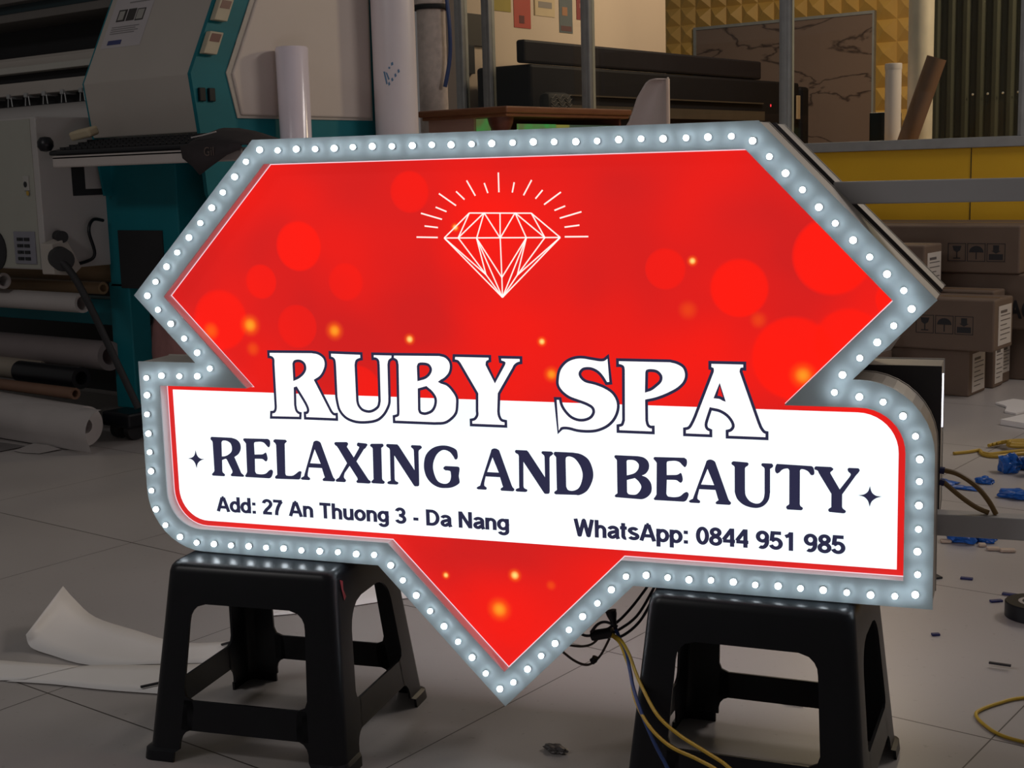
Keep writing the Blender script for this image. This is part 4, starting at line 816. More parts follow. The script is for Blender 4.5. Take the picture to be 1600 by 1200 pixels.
# keyboard shelf
sf = MB().box(-3.225, -2.14, 1.35, 1.64, 1.143, 1.160, .006).box(-3.225, -2.14, 1.35, 1.37, 1.115, 1.16, .006)
sf.build('keyboard_shelf', mat('shelf_grey', (0.44, 0.40, 0.38), 0.45, 0.05), pt)
kb = thing('keyboard', 'long black keyboard lying on the printer shelf', 'keyboard', (-2.8, 1.45, 1.16))
MB().prism([(-3.26, 1.36, 1.162), (-3.26, 1.36, 1.178), (-3.26, 1.56, 1.222), (-3.26, 1.56, 1.162)], (.86, 0, 0)).build('case', M_BLACK, kb, bevel=.006)
km = MB()
for i in range(22):
    for j in range(4):
        km.box(-3.22 + i * .036, -3.19 + i * .036, 1.385 + j * .042, 1.418 + j * .042, 1.18 + j * .0095, 1.193 + j * .0095)
km.build('keys', M_BLACKMATT, kb)
cd = thing('card_scrap', 'small cream card lying behind the keyboard', 'card', (-3.25, 1.50, 1.18))
MB().obox((-3.22, 1.50, 1.247), (.13, .05, .035), (0.3, -.1, 0), .008).build('card', mat('cream_card', (0.5, 0.42, 0.28), 0.6), cd)
kn = thing('knob', 'round black knob at the left end of the keyboard', 'knob', (-3.33, 1.40, 1.18))
MB().lathe([(0, -.03), (.02, -.026), (.031, -.01), (.031, .01), (.02, .026), (0, .03)], (-3.305, 1.38, 1.208), 18, False).build('ball', M_BLACK, kn, True)
bg = thing('cloth_glove', 'dark crumpled cloth draped over the end of the printer shelf', 'cloth', (-2.27, 1.33, 1.16))
g = MB()
g.loft([[(x, 1.62 - .30 * t_ + .0, 1.172 + hh * (1 - abs(2 * t_ - 1)) ** .7) for t_ in [i / 8 for i in range(9)]] for x, hh in
        [(-2.395, .055), (-2.385, .06), (-2.36, .062), (-2.28, .058), (-2.20, .045), (-2.14, .02), (-2.10, .004)]], closed=False)
g.loft([[(-2.42, 1.325, 1.172), (-2.405, 1.32, 1.13)], [(-2.36, 1.32, 1.175), (-2.345, 1.312, 1.10)], [(-2.30, 1.318, 1.175), (-2.305, 1.306, 1.072)], [(-2.25, 1.318, 1.175), (-2.255, 1.306, 1.095)], [(-2.18, 1.32, 1.173), (-2.17, 1.312, 1.135)], [(-2.11, 1.325, 1.17), (-2.10, 1.32, 1.155)]], closed=False)
g.build('cloth', mat('dark_cloth', (0.022, 0.016, 0.018), 0.8, 0.3), bg, True)
so_ = bg.children[0].modifiers.new('t', 'SOLIDIFY'); so_.thickness = .006
MB().tube([(-2.37, 1.33, 1.20), (-2.31, 1.325, 1.205), (-2.24, 1.33, 1.215)], .0025, 6, 5).build('pale_piping', M_DULLPAPER, bg, True)
link('stitched_letters', text_mesh('Gil', -2.275, 1.135, .05, .03, 1.302, bold=0.0, extent=True), mat('dull_thread', (0.10, 0.07, 0.06), 0.7), bg)
hc = thing('hanging_cord', 'thin black cord hanging below the printer shelf end', 'cord', (-2.45, 1.6, 1.0))
MB().tube([(-2.30, 1.55, 1.115), (-2.36, 1.62, 1.06), (-2.45, 1.66, 1.03), (-2.50, 1.66, 1.06)], .004, 6, 6).tube([(-2.45, 1.66, 1.03), (-2.38, 1.66, .93), (-2.29, 1.65, .86), (-2.27, 1.64, .78), (-2.28, 1.64, .6)], .004, 6, 6).build('cord', M_BLACK, hc, True)

# rolls of media and tubes racked under the printer
def roll(name, label, cat, x0, x1, y, z, r, m, hole=.6, tilt=0.0, group='rolls racked under the printer'):
    t_ = thing(name, label, cat, ((x0 + x1) / 2, y, z - r), group=group)
    MB().pipe((x0, y, z - tilt), (x1, y, z), r, r * hole, 28).build('rolled_sheet' if name != 'card_tube' else 'tube_wall', m, t_, True)
    return t_
roll('card_tube', 'brown card tube highest under the printer, behind the motor', 'tube', -5.2, -3.42, 1.80, .672, .042, M_TAN)
roll('card_tube', 'tan card tube just above the grey roll under the printer', 'tube', -5.2, -3.42, 1.68, .617, .026, M_TAN)
roll('media_roll', 'grey media roll with a dark hollow end above the teal beam', 'roll', -5.2, -3.34, 1.52, .572, .040, M_DULLPAPER, .72)
roll('media_roll', 'stubby pale roll end at the left edge below the cabinet', 'roll', -4.2, -3.80, 1.46, .655, .034, M_DULLPAPER, .65)
roll('media_roll', 'dusky purple grey roll below the teal beam', 'roll', -5.3, -3.38, 1.66, .335, .062, mat('dusky_roll', (0.20, 0.17, 0.17), 0.6, 0.1))
t_ = thing('media_roll', 'beige sheet roll showing left of the black roll', 'roll', (-4.4, 1.60, .2), group='rolls racked under the printer')
MB().pipe((-5.3, 1.62, .255), (-3.80, 1.62, .245), .048, .03).build('rolled_sheet', mat('beige_sheet', (0.30, 0.26, 0.21), 0.6, 0.1), t_, True)
roll('media_roll', 'black roll near the floor under the printer', 'roll', -3.86, -3.42, 1.54, .255, .046, M_BLACK)
roll('card_tube', 'brown bar resting just above the biggest white roll', 'tube', -5.2, -3.36, 1.465, .205, .024, M_BROWN)
t_ = thing('media_roll', 'big loose white media roll lying on the floor under the printer', 'roll', (-4.0, 1.35, 0), group='rolls racked under the printer')
MB().pipe((-4.40, 1.40, .115), (-3.24, 1.42, .088), .082, .03, 32).build('rolled_sheet', M_DULLPAPER, t_, True)
MB().loft([[(-4.2 + 1.10 * i / 10, 1.40 - .082 * math.sin(a) - (.05 * max(0, a - 2.2)), max(.006, .085 + .085 * math.cos(a))) for a in [j * 3.0 / 12 for j in range(13)]] for i in range(11)], closed=False).build('loose_end', M_DULLPAPER, t_, True)
t_ = thing('media_roll', 'hollow ended grey roll lying in front of the big loose white roll', 'roll', (-3.9, 1.2, 0), group='rolls racked under the printer')
MB().pipe((-4.5, 1.22, .072), (-3.73, 1.235, .072), .07, .052, 28).build('rolled_sheet', M_DULLPAPER, t_, True)
t_ = thing('paper_sheet', 'grey sheet lying on the floor at the left edge under the rolls', 'paper', (-3.9, 1.3, 0))
MB().loft([[(-3.71, 1.12 + .03 * j, .014 + .01 * math.sin(j * 1.1)) for j in range(6)], [(-3.60, 1.14 + .03 * j, .012 + .008 * math.sin(j * .9 + 1)) for j in range(6)], [(-3.48, 1.16 + .028 * j, .004) for j in range(6)]], closed=False).build('sheet', mat('grey_sheet', (0.16, 0.15, 0.15), 0.6), t_, True)
t_ = thing('paper_sheet', 'creased pale sheet corner on the floor beneath the big white roll', 'paper', (-3.5, 1.35, 0))
MB().loft([[(-3.45, 1.22, .003), (-3.47, 1.325, .012)], [(-3.38, 1.215, .003), (-3.38, 1.33, .014)], [(-3.30, 1.24, .003), (-3.29, 1.332, .006)]], closed=False).build('sheet', M_DULLPAPER, t_, True)

pk = thing('plastic_bag', 'wrinkled pink plastic bag hanging behind the left end of the sign', 'bag', (-3.2, 2.0, 0.1))
rings = []
for k in range(11):
    z_ = .08 + .052 * k
    wd = [.10, .125, .135, .14, .14, .138, .13, .115, .085, .05, .02][k]
    rings.append([(-3.21 + (wd + .012 * math.sin(7 * a + k)) * math.cos(a), 1.86 + (.07 * wd / .14 + .01 * math.sin(5 * a + k)) * math.sin(a), z_) for a in [2 * math.pi * j / 28 for j in range(28)]])
MB().loft(rings, True, True, True).build('bag_film', M_PINK, pk, True)
# ================================================================== the illuminated sign
def arc(cx, cz, r, a0, a1, n=10):
    return [(cx + r * math.cos(math.radians(a0 + (a1 - a0) * i / n)), cz + r * math.sin(math.radians(a0 + (a1 - a0) * i / n))) for i in range(n + 1)]
OUTER = [(-.449, 1.125), (.449, 1.125), (.72, .847), (.596, .722)] + arc(.604, .605, .117, 90, 0) + [(.722, .36), (.238, .36), (0, .119), (-.238, .36)] + arc(-.604, .477, .117, 270, 180) + [(-.721, .722), (-.596, .722), (-.72, .847)]
INNER = [(-.428, 1.082), (.428, 1.082), (.655, .845), (.490, .678)] + arc(.607, .608, .07, 90, 0) + [(.677, .403), (.2175, .403), (0, .183), (-.2175, .403)] + arc(-.607, .473, .07, 270, 180) + [(-.677, .677), (-.490, .677), (-.655, .845)]
WHITE = [(-.665, .666)] + arc(.602, .603, .063, 90, 0) + [(.665, .414)] + arc(-.605, .474, .060, 270, 180)
def mirror(lp):
    return [(-x, z) for x, z in lp][::-1]

sign = thing('illuminated_sign', 'large gem shaped illuminated red and white spa sign standing on two black stools', 'sign', (0, 0, 0), .3065)
link('border_board', flat([OUTER, INNER], 0.0, 0.003), M_BOARD, sign)
def ring_wall(loop, y0, y1, name, m, sm=False):
    return MB().loft([[(x, y0, z) for x, z in loop], [(x, y1, z) for x, z in loop]]).build(name, m, sign)
def inset(loop, d):
    n = len(loop)
    out = []
    for i in range(n):
        p0, p1, p2 = Vector(loop[i - 1]), Vector(loop[i]), Vector(loop[(i + 1) % n])
        a = (p1 - p0).normalized(); b = (p2 - p1).normalized()
        na, nb = Vector((a.y, -a.x)), Vector((b.y, -b.x))
        m_ = (na + nb)
        m_ = m_ / max(.3, m_.dot(na))
        out.append(tuple(p1 + m_ * d))
    return out
ring_wall(INNER, .003, .026, 'recess_return', M_WALLIN)
ring_wall(inset(OUTER, .0015), .003, .104, 'side_return', M_SIDE)
link('red_face', flat([inset(INNER, -.0005)], .0246, .027), mat_red_face(), sign)
M_WHITE = mat_white_face()
link('white_panel', flat([WHITE], .0242, .0246), M_WHITE, sign)
link('back_plate', flat([OUTER], .100, .104), M_SIDE, sign)
link('steel_core', flat([inset(OUTER, .016)], .104, .166), M_CORE, sign)
MO, MI = mirror(OUTER), mirror(INNER)
link('back_plate', flat([MO], .166, .170), M_CORE, sign)
ring_wall(inset(MO, .0015), .170, .258, 'side_return', M_SIDE)
link('border_board', flat([MO, MI], .257, .260), M_EDGE, sign)
ring_wall(MI, .234, .257, 'recess_return', M_WALLIN)
link('red_face', flat([mirror(inset(INNER, -.0005))], .233, .2355), bpy.data.materials['backlit_red_bokeh_print'], sign)
link('white_panel', flat([mirror(WHITE)], .2355, .236), emat('bright_white_panel', (0.90, 0.97, 1.0), 4.2), sign)
MB().box(.7205, .7225, .197, .203, .615, .705).build('leak_glow', emat('white_leak_glow', (0.85, 0.85, 1.0), 3.0), sign)  # glowing sliver stands in for light leaking from the back box
# mounting tubes reaching out to the right
for x0, z0, z1 in ((.55, .990, 1.026), (.70, .450, .486)):
    MB().box(x0, 1.15, .112, .148, z0, z1, .002).build('mounting_tube', mat('square_steel_tube', (0.48, 0.47, 0.48), 0.5, 0.1, metal=0.1), sign)
# lamps round the border
cm_ = (.8284, -2.1638, 1.0603)
order = sorted(range(len(LEDS)), key=lambda i: (LEDS[i][0] - cm_[0]) ** 2 + cm_[1] ** 2 + (LEDS[i][1] - cm_[2]) ** 2)
M_LED = emat('white_led', (0.84, 0.93, 1.0), 15.5)
M_LENS = mat('led_lens_base', (0.6, 0.65, 0.7), 0.4, 0.03)
def led_bm(m, x, z, r):
    k = r / .0060
    prof_ = [(.0050, 0), (.0050, .0046), (.0060, .0048), (.0060, .0066), (.0052, .0088), (.0034, .0104), (.0012, .0110)]
    n0 = len(m.bm.faces)
    m.loft([[(x + a * k * math.cos(2 * math.pi * j / 14), -h, z + a * k * math.sin(2 * math.pi * j / 14)) for j in range(14)] for a, h in prof_], True, False, True)
    m.bm.faces.ensure_lookup_table()
    for f in m.bm.faces[n0:n0 + 28]:
        f.material_index = 1
def led_shared(r):
    m = MB(); led_bm(m, 0, 0, r)
    bmesh.ops.recalc_face_normals(m.bm, faces=m.bm.faces)
    me = bpy.data.meshes.new('led'); m.bm.to_mesh(me); m.bm.free(); me.materials.append(M_LED); me.materials.append(M_LENS)
    return me
led_me = [led_shared(.0054), led_shared(.0047)]
rest = MB()
for n_, i in enumerate(order):
    x, z = LEDS[i]
    if n_ < 100:
        o = bpy.data.objects.new('led', led_me[i % 2])
        C.objects.link(o)
        o.parent = sign
        o.location = (x, -.0001, z)
    else:
        led_bm(rest, x, z, (.0054, .0047)[i % 2])
ro = rest.build('led', M_LED, sign)
ro.data.materials.append(M_LENS)
ro['kind'] = 'stuff'
ro['label'] = 'small white lamps along the far left border'

# lettering
# ---- plain bold sans lettering drawn as strokes (cap height 1)
def _arc(cx, cy, rx, ry, a0, a1, n=12):
    return [(cx + rx * math.cos(math.radians(a0 + (a1 - a0) * i / n)), cy + ry * math.sin(math.radians(a0 + (a1 - a0) * i / n))) for i in range(n + 1)]
_S = .19
_h = _S / 2
SANS = {
 'A': (.74, [[(.075, 0), (.335, .92), (.335, .93)], [(.665, 0), (.405, .92), (.405, .93)], [(.19, .29), (.55, .29)], [(.31, .91), (.43, .91)]]),
 'd': (.60, [[(.485, 0), (.485, 1)], _arc(.29, .36, .205, .28, -40, 320, 26)]),
 ':': (.30, [[(.15, 0), (.15, .19)], [(.15, .53), (.15, .72)]]),
 '2': (.58, [_arc(.29, .70, .195, .21, 175, -25, 16) + [(.40, .50), (.22, .29), (.13, .12), (.12, _h)], [(.035, _h), (.53, _h)]]),
 '7': (.58, [[(.04, 1 - _h), (.53, 1 - _h)], [(.50, 1 - _h), (.40, .75), (.29, .5), (.22, .24), (.20, 0)]]),
 'n': (.60, [[(.12, 0), (.12, .73)], [(.12, .40)] + _arc(.30, .44, .18, .20, 165, 0, 10) + [(.48, 0)]]),
 'T': (.64, [[(.02, 1 - _h), (.62, 1 - _h)], [(.32, 0), (.32, .98)]]),
 'h': (.60, [[(.12, 0), (.12, 1)], [(.12, .40)] + _arc(.30, .44, .18, .20, 165, 0, 10) + [(.48, 0)]]),
 'u': (.60, [[(.48, 0), (.48, .73)], [(.12, .73)] + _arc(.30, .27, .18, .19, 180, 345, 10) + [(.48, .30)]]),
 'o': (.62, [_arc(.31, .36, .215, .28, 0, 360, 26)]),
 'g': (.60, [[(.485, .73), (.485, -.02)] + _arc(.295, -.03, .19, .165, 0, -165, 12), _arc(.29, .375, .205, .265, -40, 320, 26)]),
 '3': (.58, [_arc(.27, .715, .18, .20, 165, -85, 16), _arc(.28, .285, .205, .20, 88, -165, 16), [(.20, .52), (.30, .52)]]),
 '-': (.36, [[(.05, .35), (.31, .35)]]),
 'D': (.74, [[(.13, 0), (.13, 1)], [(.1, _h), (.30, _h)] + _arc(.32, .5, .30, .5 - _h, -90, 90, 18) + [(.30, 1 - _h), (.1, 1 - _h)]]),
 'a': (.58, [_arc(.28, .49, .185, .155, 165, 0, 10) + [(.465, .15), (.52, .0)], [(.46, .43), (.24, .36)] + _arc(.24, .215, .135, .135, 100, 330, 12) + [(.46, .22)]]),
 'N': (.74, [[(.13, 0), (.13, 1)], [(.61, 0), (.61, 1)], [(.13, .96), (.61, .04)]]),
 'W': (.96, [[(.09, 1), (.27, .03)], [(.27, .03), (.48, .96)], [(.48, .96), (.69, .03)], [(.69, .03), (.87, 1)], [(.21, .08), (.33, .08)], [(.63, .08), (.75, .08)], [(.42, .93), (.54, .93)]]),
 't': (.36, [[(.17, .92), (.17, .20)] + _arc(.27, .19, .10, .115, 180, 290, 6), [(.02, .645), (.34, .645)]]),
 's': (.56, [_arc(.28, .52, .17, .125, 20, 190, 12) + [(.20, .40), (.36, .33)] + _arc(.28, .215, .185, .13, 50, -160, 14)]),
 'p': (.60, [[(.115, .73), (.115, -.27)], _arc(.31, .36, .205, .28, -140, 220, 26)]),
 '0': (.58, [_arc(.29, .5, .20, .5 - _h, 0, 360, 30)]),
 '8': (.58, [_arc(.29, .735, .17, .175, 0, 360, 24), _arc(.29, .285, .20, .20, 0, 360, 24)]),
 '4': (.58, [[(.43, 0), (.43, 1)], [(.41, .95), (.06, .36)], [(.03, .30), (.56, .30)]]),
 '9': (.58, [_arc(.285, .665, .195, .235, 0, 360, 26), [(.48, .66)] + _arc(.27, .42, .21, .335, 20, -120, 14)]),
 '5': (.58, [[(.50, 1 - _h), (.14, 1 - _h), (.10, .46)], [(.09, .47), (.17, .53)] + _arc(.27, .335, .215, .245, 105, -160, 18)]),
 '1': (.58, [[(.34, 0), (.34, 1)], [(.34, .93), (.26, .82), (.10, .74)]]),
 ' ': (.30, []),
}
def sans_line(name, body, x0, z0, width, height, y, m, parent, label=None):
    adv = sum(SANS[c][0] for c in body)
    k = width / adv
    mb = MB()
    x = x0
    for i, c in enumerate(body):
        a, st_ = SANS[c]
        for ln in st_:
            closed = len(ln) > 5 and (Vector(ln[0]) - Vector(ln[-1])).length < 1e-3
            P_ = [Vector((p[0], p[1])) for p in ln]
            # widen in glyph units, then scale, so that stems keep their weight
            stroke_units(mb, P_, _S, closed, lambda q: (x + q.x * k, y, z0 + q.y * height))
        x += a * k
    return mb.build(name, m, parent, label=label)
def stroke_units(m, Q, wd, closed, fn):
    if closed:
        Q = Q[:-1]
    n = len(Q)
    A, B = [], []
    for i in range(n):
        p = Q[i]
        if closed or 0 < i < n - 1:
            a = (p - Q[i - 1]).normalized(); b = (Q[(i + 1) % n] - p).normalized()
        elif i == 0:
            a = b = (Q[1] - p).normalized()
        else:
            a = b = (p - Q[i - 1]).normalized()
        na, nb = Vector((-a.y, a.x)), Vector((-b.y, b.x))
        mt = na + nb
        mt = mt / max(.55, mt.dot(na)) if mt.length > 1e-6 else na
        A.append(m.bm.verts.new(fn(p + mt * wd / 2))); B.append(m.bm.verts.new(fn(p - mt * wd / 2)))
    for i in range(n if closed else n - 1):
        k = (i + 1) % n
        m.bm.faces.new((A[i], A[k], B[k], B[i]))

M_DARK = emat('dark_navy_print', (0.022, 0.022, 0.058), 1.0, (0.01, 0.01, 0.02))
M_LETW = emat('white_letter_fill', (1.06, 1.05, 1.05), 1.06, (0.4, 0.4, 0.4))
M_LINEW = emat('warm_white_line', (1.0, 0.86, 0.80), 1.0, (0.4, 0.4, 0.4))
sc4 = lambda lp, dx=0, dz=0: [((x + dx) / 1e4, (z + dz) / 1e4) for x, z in lp]
def stroke(loop, wd, y, closed=True, m=None):
    """a mitred line of width wd along loop in the x-z plane"""
    P = [Vector(p) for p in loop]
    Q = [P[0]]
    for p in P[1:]:
        if (p - Q[-1]).length > 2e-4:
            Q.append(p)
    if closed and (Q[0] - Q[-1]).length < 2e-4:
        Q.pop()
    n = len(Q)
    A, B = [], []
    for i in range(n):
        p = Q[i]
        if closed or 0 < i < n - 1:
            a = (p - Q[i - 1]).normalized(); b = (Q[(i + 1) % n] - p).normalized()
        elif i == 0:
            a = b = (Q[1] - p).normalized()
        else:
            a = b = (p - Q[i - 1]).normalized()
        na, nb = Vector((-a.y, a.x)), Vector((-b.y, b.x))
        mt = na + nb
        mt = mt / max(.55, mt.dot(na)) if mt.length > 1e-6 else na
        A.append(p + mt * wd / 2); B.append(p - mt * wd / 2)
    m = m or MB()
    va = [m.bm.verts.new((q.x, y, q.y)) for q in A]
    vb = [m.bm.verts.new((q.x, y, q.y)) for q in B]
    for i in range(n if closed else n - 1):
        k = (i + 1) % n
        m.bm.faces.new((va[i], va[k], vb[k], vb[i]))
    return m
stroke(inset(INNER, .0008), .0016, .0240, True).build('face_edge_line', emat('pink_white_edge', (1.0, 0.70, 0.78), 0.95), sign)
fills, lines = [], MB()
for ch in 'RUBYSPA':
    fills.append(flat([sc4(lp) for lp in BIG[ch]], .0232, .0242))
    for lp in BIG[ch]:
        stroke(sc4(lp), .0050, .02295, True, lines)
link('headline_letters', merge(fills), M_LETW, sign, label='large white headline letters')
lines.build('headline_outline', M_DARK, sign, label='dark outline round the headline letters')
gl = []
for ch in 'RELAXINGDBUTY':
    gl.append(flat([sc4(lp) for lp in SMALL[ch]], .0234, .0242))
for ch in 'EAN':
    for dx, dz in REPEAT[ch]:
        gl.append(flat([sc4(lp, dx, dz) for lp in SMALL[ch]], .0234, .0242))
link('tagline_letters', merge(gl), M_DARK, sign, label='dark serif tagline letters')
link('star', flat([sc4(SMALL['*'][0])], .0234, .0242), M_DARK, sign)
link('star', flat([sc4(SMALL['*'][0], *REPEAT['*'][0])], .0234, .0242), M_DARK, sign)
sans_line('address_letters', 'Add: 27 An Thuong 3 - Da Nang', -.584, .4340, .593, .0298, .0238, M_DARK, sign, 'dark address line at the lower left')
sans_line('phone_letters', 'WhatsApp: 0844 951 985', .127, .4330, .458, .0312, .0238, M_DARK, sign, 'dark phone line at the lower right')
lg = MB()
for x0, z0, x1, z1 in LOGO:
    stroke([(x0 / 1e4, z0 / 1e4), (x1 / 1e4, z1 / 1e4)], .0022, .0240, False, lg)
ry = lg
for x0, z0, x1, z1 in RAYS:
    stroke([(x0 / 1e4, z0 / 1e4), (x1 / 1e4, z1 / 1e4)], .0025, .0240, False, ry)
ry.build('gem_drawing', M_LINEW, sign, label='white line drawing of a cut gem with rays')

# ================================================================== two moulded plastic stools
def rrect(hx, hy, r, z, n=6):
    out = []
    for cx, cy, a in ((hx - r, hy - r, 0), (-hx + r, hy - r, 90), (-hx + r, -hy + r, 180), (hx - r, -hy + r, 270)):
        out += [(cx + r * math.cos(math.radians(a + 90 * k / n)), cy + r * math.sin(math.radians(a + 90 * k / n)), z) for k in range(n + 1)]
    return out
H = .3585
def hxy(z):
    t = 1 - z / H
    return .168 + .032 * t, .142 + .062 * t
def make_stool(label, loc, rz):
    s = thing('plastic_stool', label, 'stool', loc, rz, group='black stools under the sign')
    s['local'] = 1
    m = MB()
    rg = []
    for z, ins in ((.288, 0), (.300, 0), (.342, 0), (.351, .0018), (.3565, .006), (H, .013)):
        hx, hy = hxy(z)
        rg.append(rrect(hx - ins, hy - ins, .022, z))
    inner = [[(x * .972, y * .972, min(z, H - .006)) for x, y, z in r] for r in rg]
    m.loft(inner[::-1] + rg, True, True, True)
    m.build('seat', M_BLACK, s, True)
    for sx in (1, -1):
        for sy in (1, -1):
            lv = []
            for z in (0, .004, .018, .022, .036, .046, .054, .060, .080, .100, .112, .118, .130, .150, .19, .222, .24, .255, .266, .275, .283, .288):
                hx, hy = hxy(z)
                wx, wy = .058 + .010 * (1 - z / H), .066 + .006 * (1 - z / H)
                def fil(lo, r, q, up):
                    d = (q - lo) if up else (lo - q)
                    return r - math.sqrt(max(0, r * r - min(max(d, 0), r) ** 2))
                wx += fil(.258, .03, z, True)
                wy += fil(.238, .05, z, True)
                if z < .060:
                    wx += fil(.034, .026, z, True); wy += fil(.034, .026, z, True)
                if .112 <= z <= .130:
                    wx += fil(.130, .018, z, False); wy += fil(.130, .018, z, False)
                if .060 <= z < .112:
                    wx += .022; wy += .022
                if z <= .018:
                    hx += .007; hy += .007
                r_, t_ = .022, .005
                out = [(hx - wx, hy), ] + [(hx - r_ + r_ * math.sin(math.radians(a)), hy - r_ + r_ * math.cos(math.radians(a))) for a in (0, 22, 45, 68, 90)] + [(hx, hy - wy)]
                inn = [(hx - t_, hy - wy)] + [(hx - r_ + (r_ - t_) * math.sin(math.radians(a)), hy - r_ + (r_ - t_) * math.cos(math.radians(a))) for a in (90, 68, 45, 22, 0)] + [(hx - wx, hy - t_)]
                lv.append([(sx * x, sy * y, z) for x, y in out + inn])
            MB().loft(lv, True, True, True).build('leg', M_BLACK, s, True)
    for sd in range(4):
        m = MB()
        rg = []
        for z in (.058, .112):
            hx, hy = hxy(z)
            w_ = .066
            if sd < 2:
                sg = 1 if sd == 0 else -1
                rg.append([(-hx + w_, sg * hy, z), (hx - w_, sg * hy, z), (hx - w_, sg * (hy - .005), z), (-hx + w_, sg * (hy - .005), z)])
            else:
                sg = 1 if sd == 2 else -1
                rg.append([(sg * hx, -hy + w_ + .02, z), (sg * hx, hy - w_ - .02, z), (sg * (hx - .005), hy - w_ - .02, z), (sg * (hx - .005), -hy + w_ + .02, z)])
        m.loft(rg, True, True, True)
        m.build('stretcher', M_BLACK, s)
    return s
def s2r(x, y):
    c, s = math.cos(.3065), math.sin(.3065)
    return (c * x - s * y, s * x + c * y, 0)
st1 = make_stool('black plastic stool under the left end of the sign', s2r(-.472, .070), .3065 + .05)
MB().poly([(.1705, -.118, .340), (.1715, -.108, .335), (.173, -.111, .32), (.1745, -.103, .305), (.1745, -.112, .300), (.173, -.118, .322)]).build('red_paint_smear', mat('red_smear', (0.3, 0.03, 0.04), 0.5), st1)
st2 = make_stool('black plastic stool under the right end of the sign', s2r(.443, .105), .3065 - .035)

# ================================================================== wiring
def tubes(name, parent, m, paths, r, k=6, label=None):
    mb = MB()
    for p in paths:
        mb.tube(p, r, 8, k)
    return mb.build(name, m, parent, True, label=label)
def SR(pts):
    return [Vector((*s2r(x, y)[:2], z)) for x, y, z in pts]
wr_ = thing('wiring_bundle', 'tangled dark wires and taped connector hanging under the sign', 'wires', s2r(.17, .05))
tubes('dark_wires', wr_, M_KWIRE, [SR(p) for p in (
    [(.255, .12, .36), (.233, .12, .325), (.211, .10, .293), (.196, .07, .276), (.178, .05, .262)],
    [(.260, .13, .36), (.240, .12, .315), (.218, .09, .275), (.19, .06, .256), (.175, .05, .252)],
    [(.265, .13, .36), (.245, .12, .31), (.225, .09, .268), (.20, .06, .248), (.178, .05, .250)],
    [(.195, .05, .268), (.175, .045, .276), (.160, .045, .270), (.148, .045, .255)],
    [(.150, .05, .248), (.135, .05, .246), (.119, .05, .253)])], .0026)
tubes('stripped_wire_ends', wr_, mat('brown_wire', (0.05, 0.035, 0.03), 0.5), [SR(p) for p in (
    [(.165, .05, .250), (.150, .045, .234), (.130, .04, .229), (.100, .04, .230)],
    [(.180, .05, .245), (.165, .045, .215), (.150, .04, .200), (.135, .04, .196), (.115, .04, .203), (.092, .035, .222)])], .0022)
MB().tube(SR([(.148, .05, .247), (.160, .05, .250), (.176, .05, .254), (.186, .05, .258)]), .0095, 10).build('taped_connector', M_BLACK, wr_, True)
MB().tube(SR([(.192, .05, .262), (.188, .05, .275), (.185, .05, .288), (.183, .05, .296)]), [.003, .005, .009, .010], 10).build('wire_cap', M_BLACK, wr_, True)
MB().tube(SR([(.150, .04, .203), (.155, .04, .207), (.157, .04, .212)]), .006, 10).build('tape_knot', M_BLACK, wr_, True)
yc = thing('power_cable', 'pair of yellow cables falling past the right stool', 'cable', s2r(.3, -.08))
tubes('yellow_cable', yc, M_YWIRE, [SR(p) for p in (
    [(.180, .05, .254), (.205, .03, .252), (.228, .0, .240), (.247, -.03, .222), (.267, -.06, .206), (.305, -.11, .182), (.347, -.14, .166), (.397, -.17, .156), (.44, -.20, .148), (.50, -.25, .12), (.58, -.33, .05), (.66, -.42, .006)],
    [(.180, .05, .252), (.203, .03, .248), (.222, .0, .234), (.240, -.03, .216), (.256, -.07, .192), (.292, -.12, .168), (.336, -.155, .152), (.388, -.18, .146), (.432, -.21, .140), (.49, -.26, .11), (.57, -.34, .04), (.64, -.43, .006)])], .0030)
bc = thing('power_cable', 'single blue cable falling past the left leg of the right stool', 'cable', s2r(.25, -.05))
tubes('blue_cable', bc, M_BWIRE, [SR([(.192, .05, .262), (.206, .03, .25), (.225, .0, .235), (.238, -.03, .222), (.252, -.06, .203), (.276, -.10, .178), (.308, -.14, .146), (.335, -.165, .118), (.37, -.20, .075), (.42, -.26, .006)])], .0032)
sw = thing('signal_wire', 'two brownish wires looping from the right edge of the sign to the floor', 'wire', s2r(.74, .14))
tubes('wire', sw, mat('dull_amber_wire', (0.22, 0.13, 0.04), 0.5), [SR([(.728, .13, .556), (.752, .13, .55), (.778, .13, .533), (.798, .13, .510), (.811, .13, .487)]), SR([(.728, .13, .537), (.755, .13, .514), (.780, .13, .497), (.800, .13, .489)])], .0042)
tubes('wire_sleeve', sw, M_NAVY, [SR([(.7225, .13, .556), (.730, .13, .555)]), SR([(.7225, .13, .537), (.730, .13, .535)])], .006, 3)

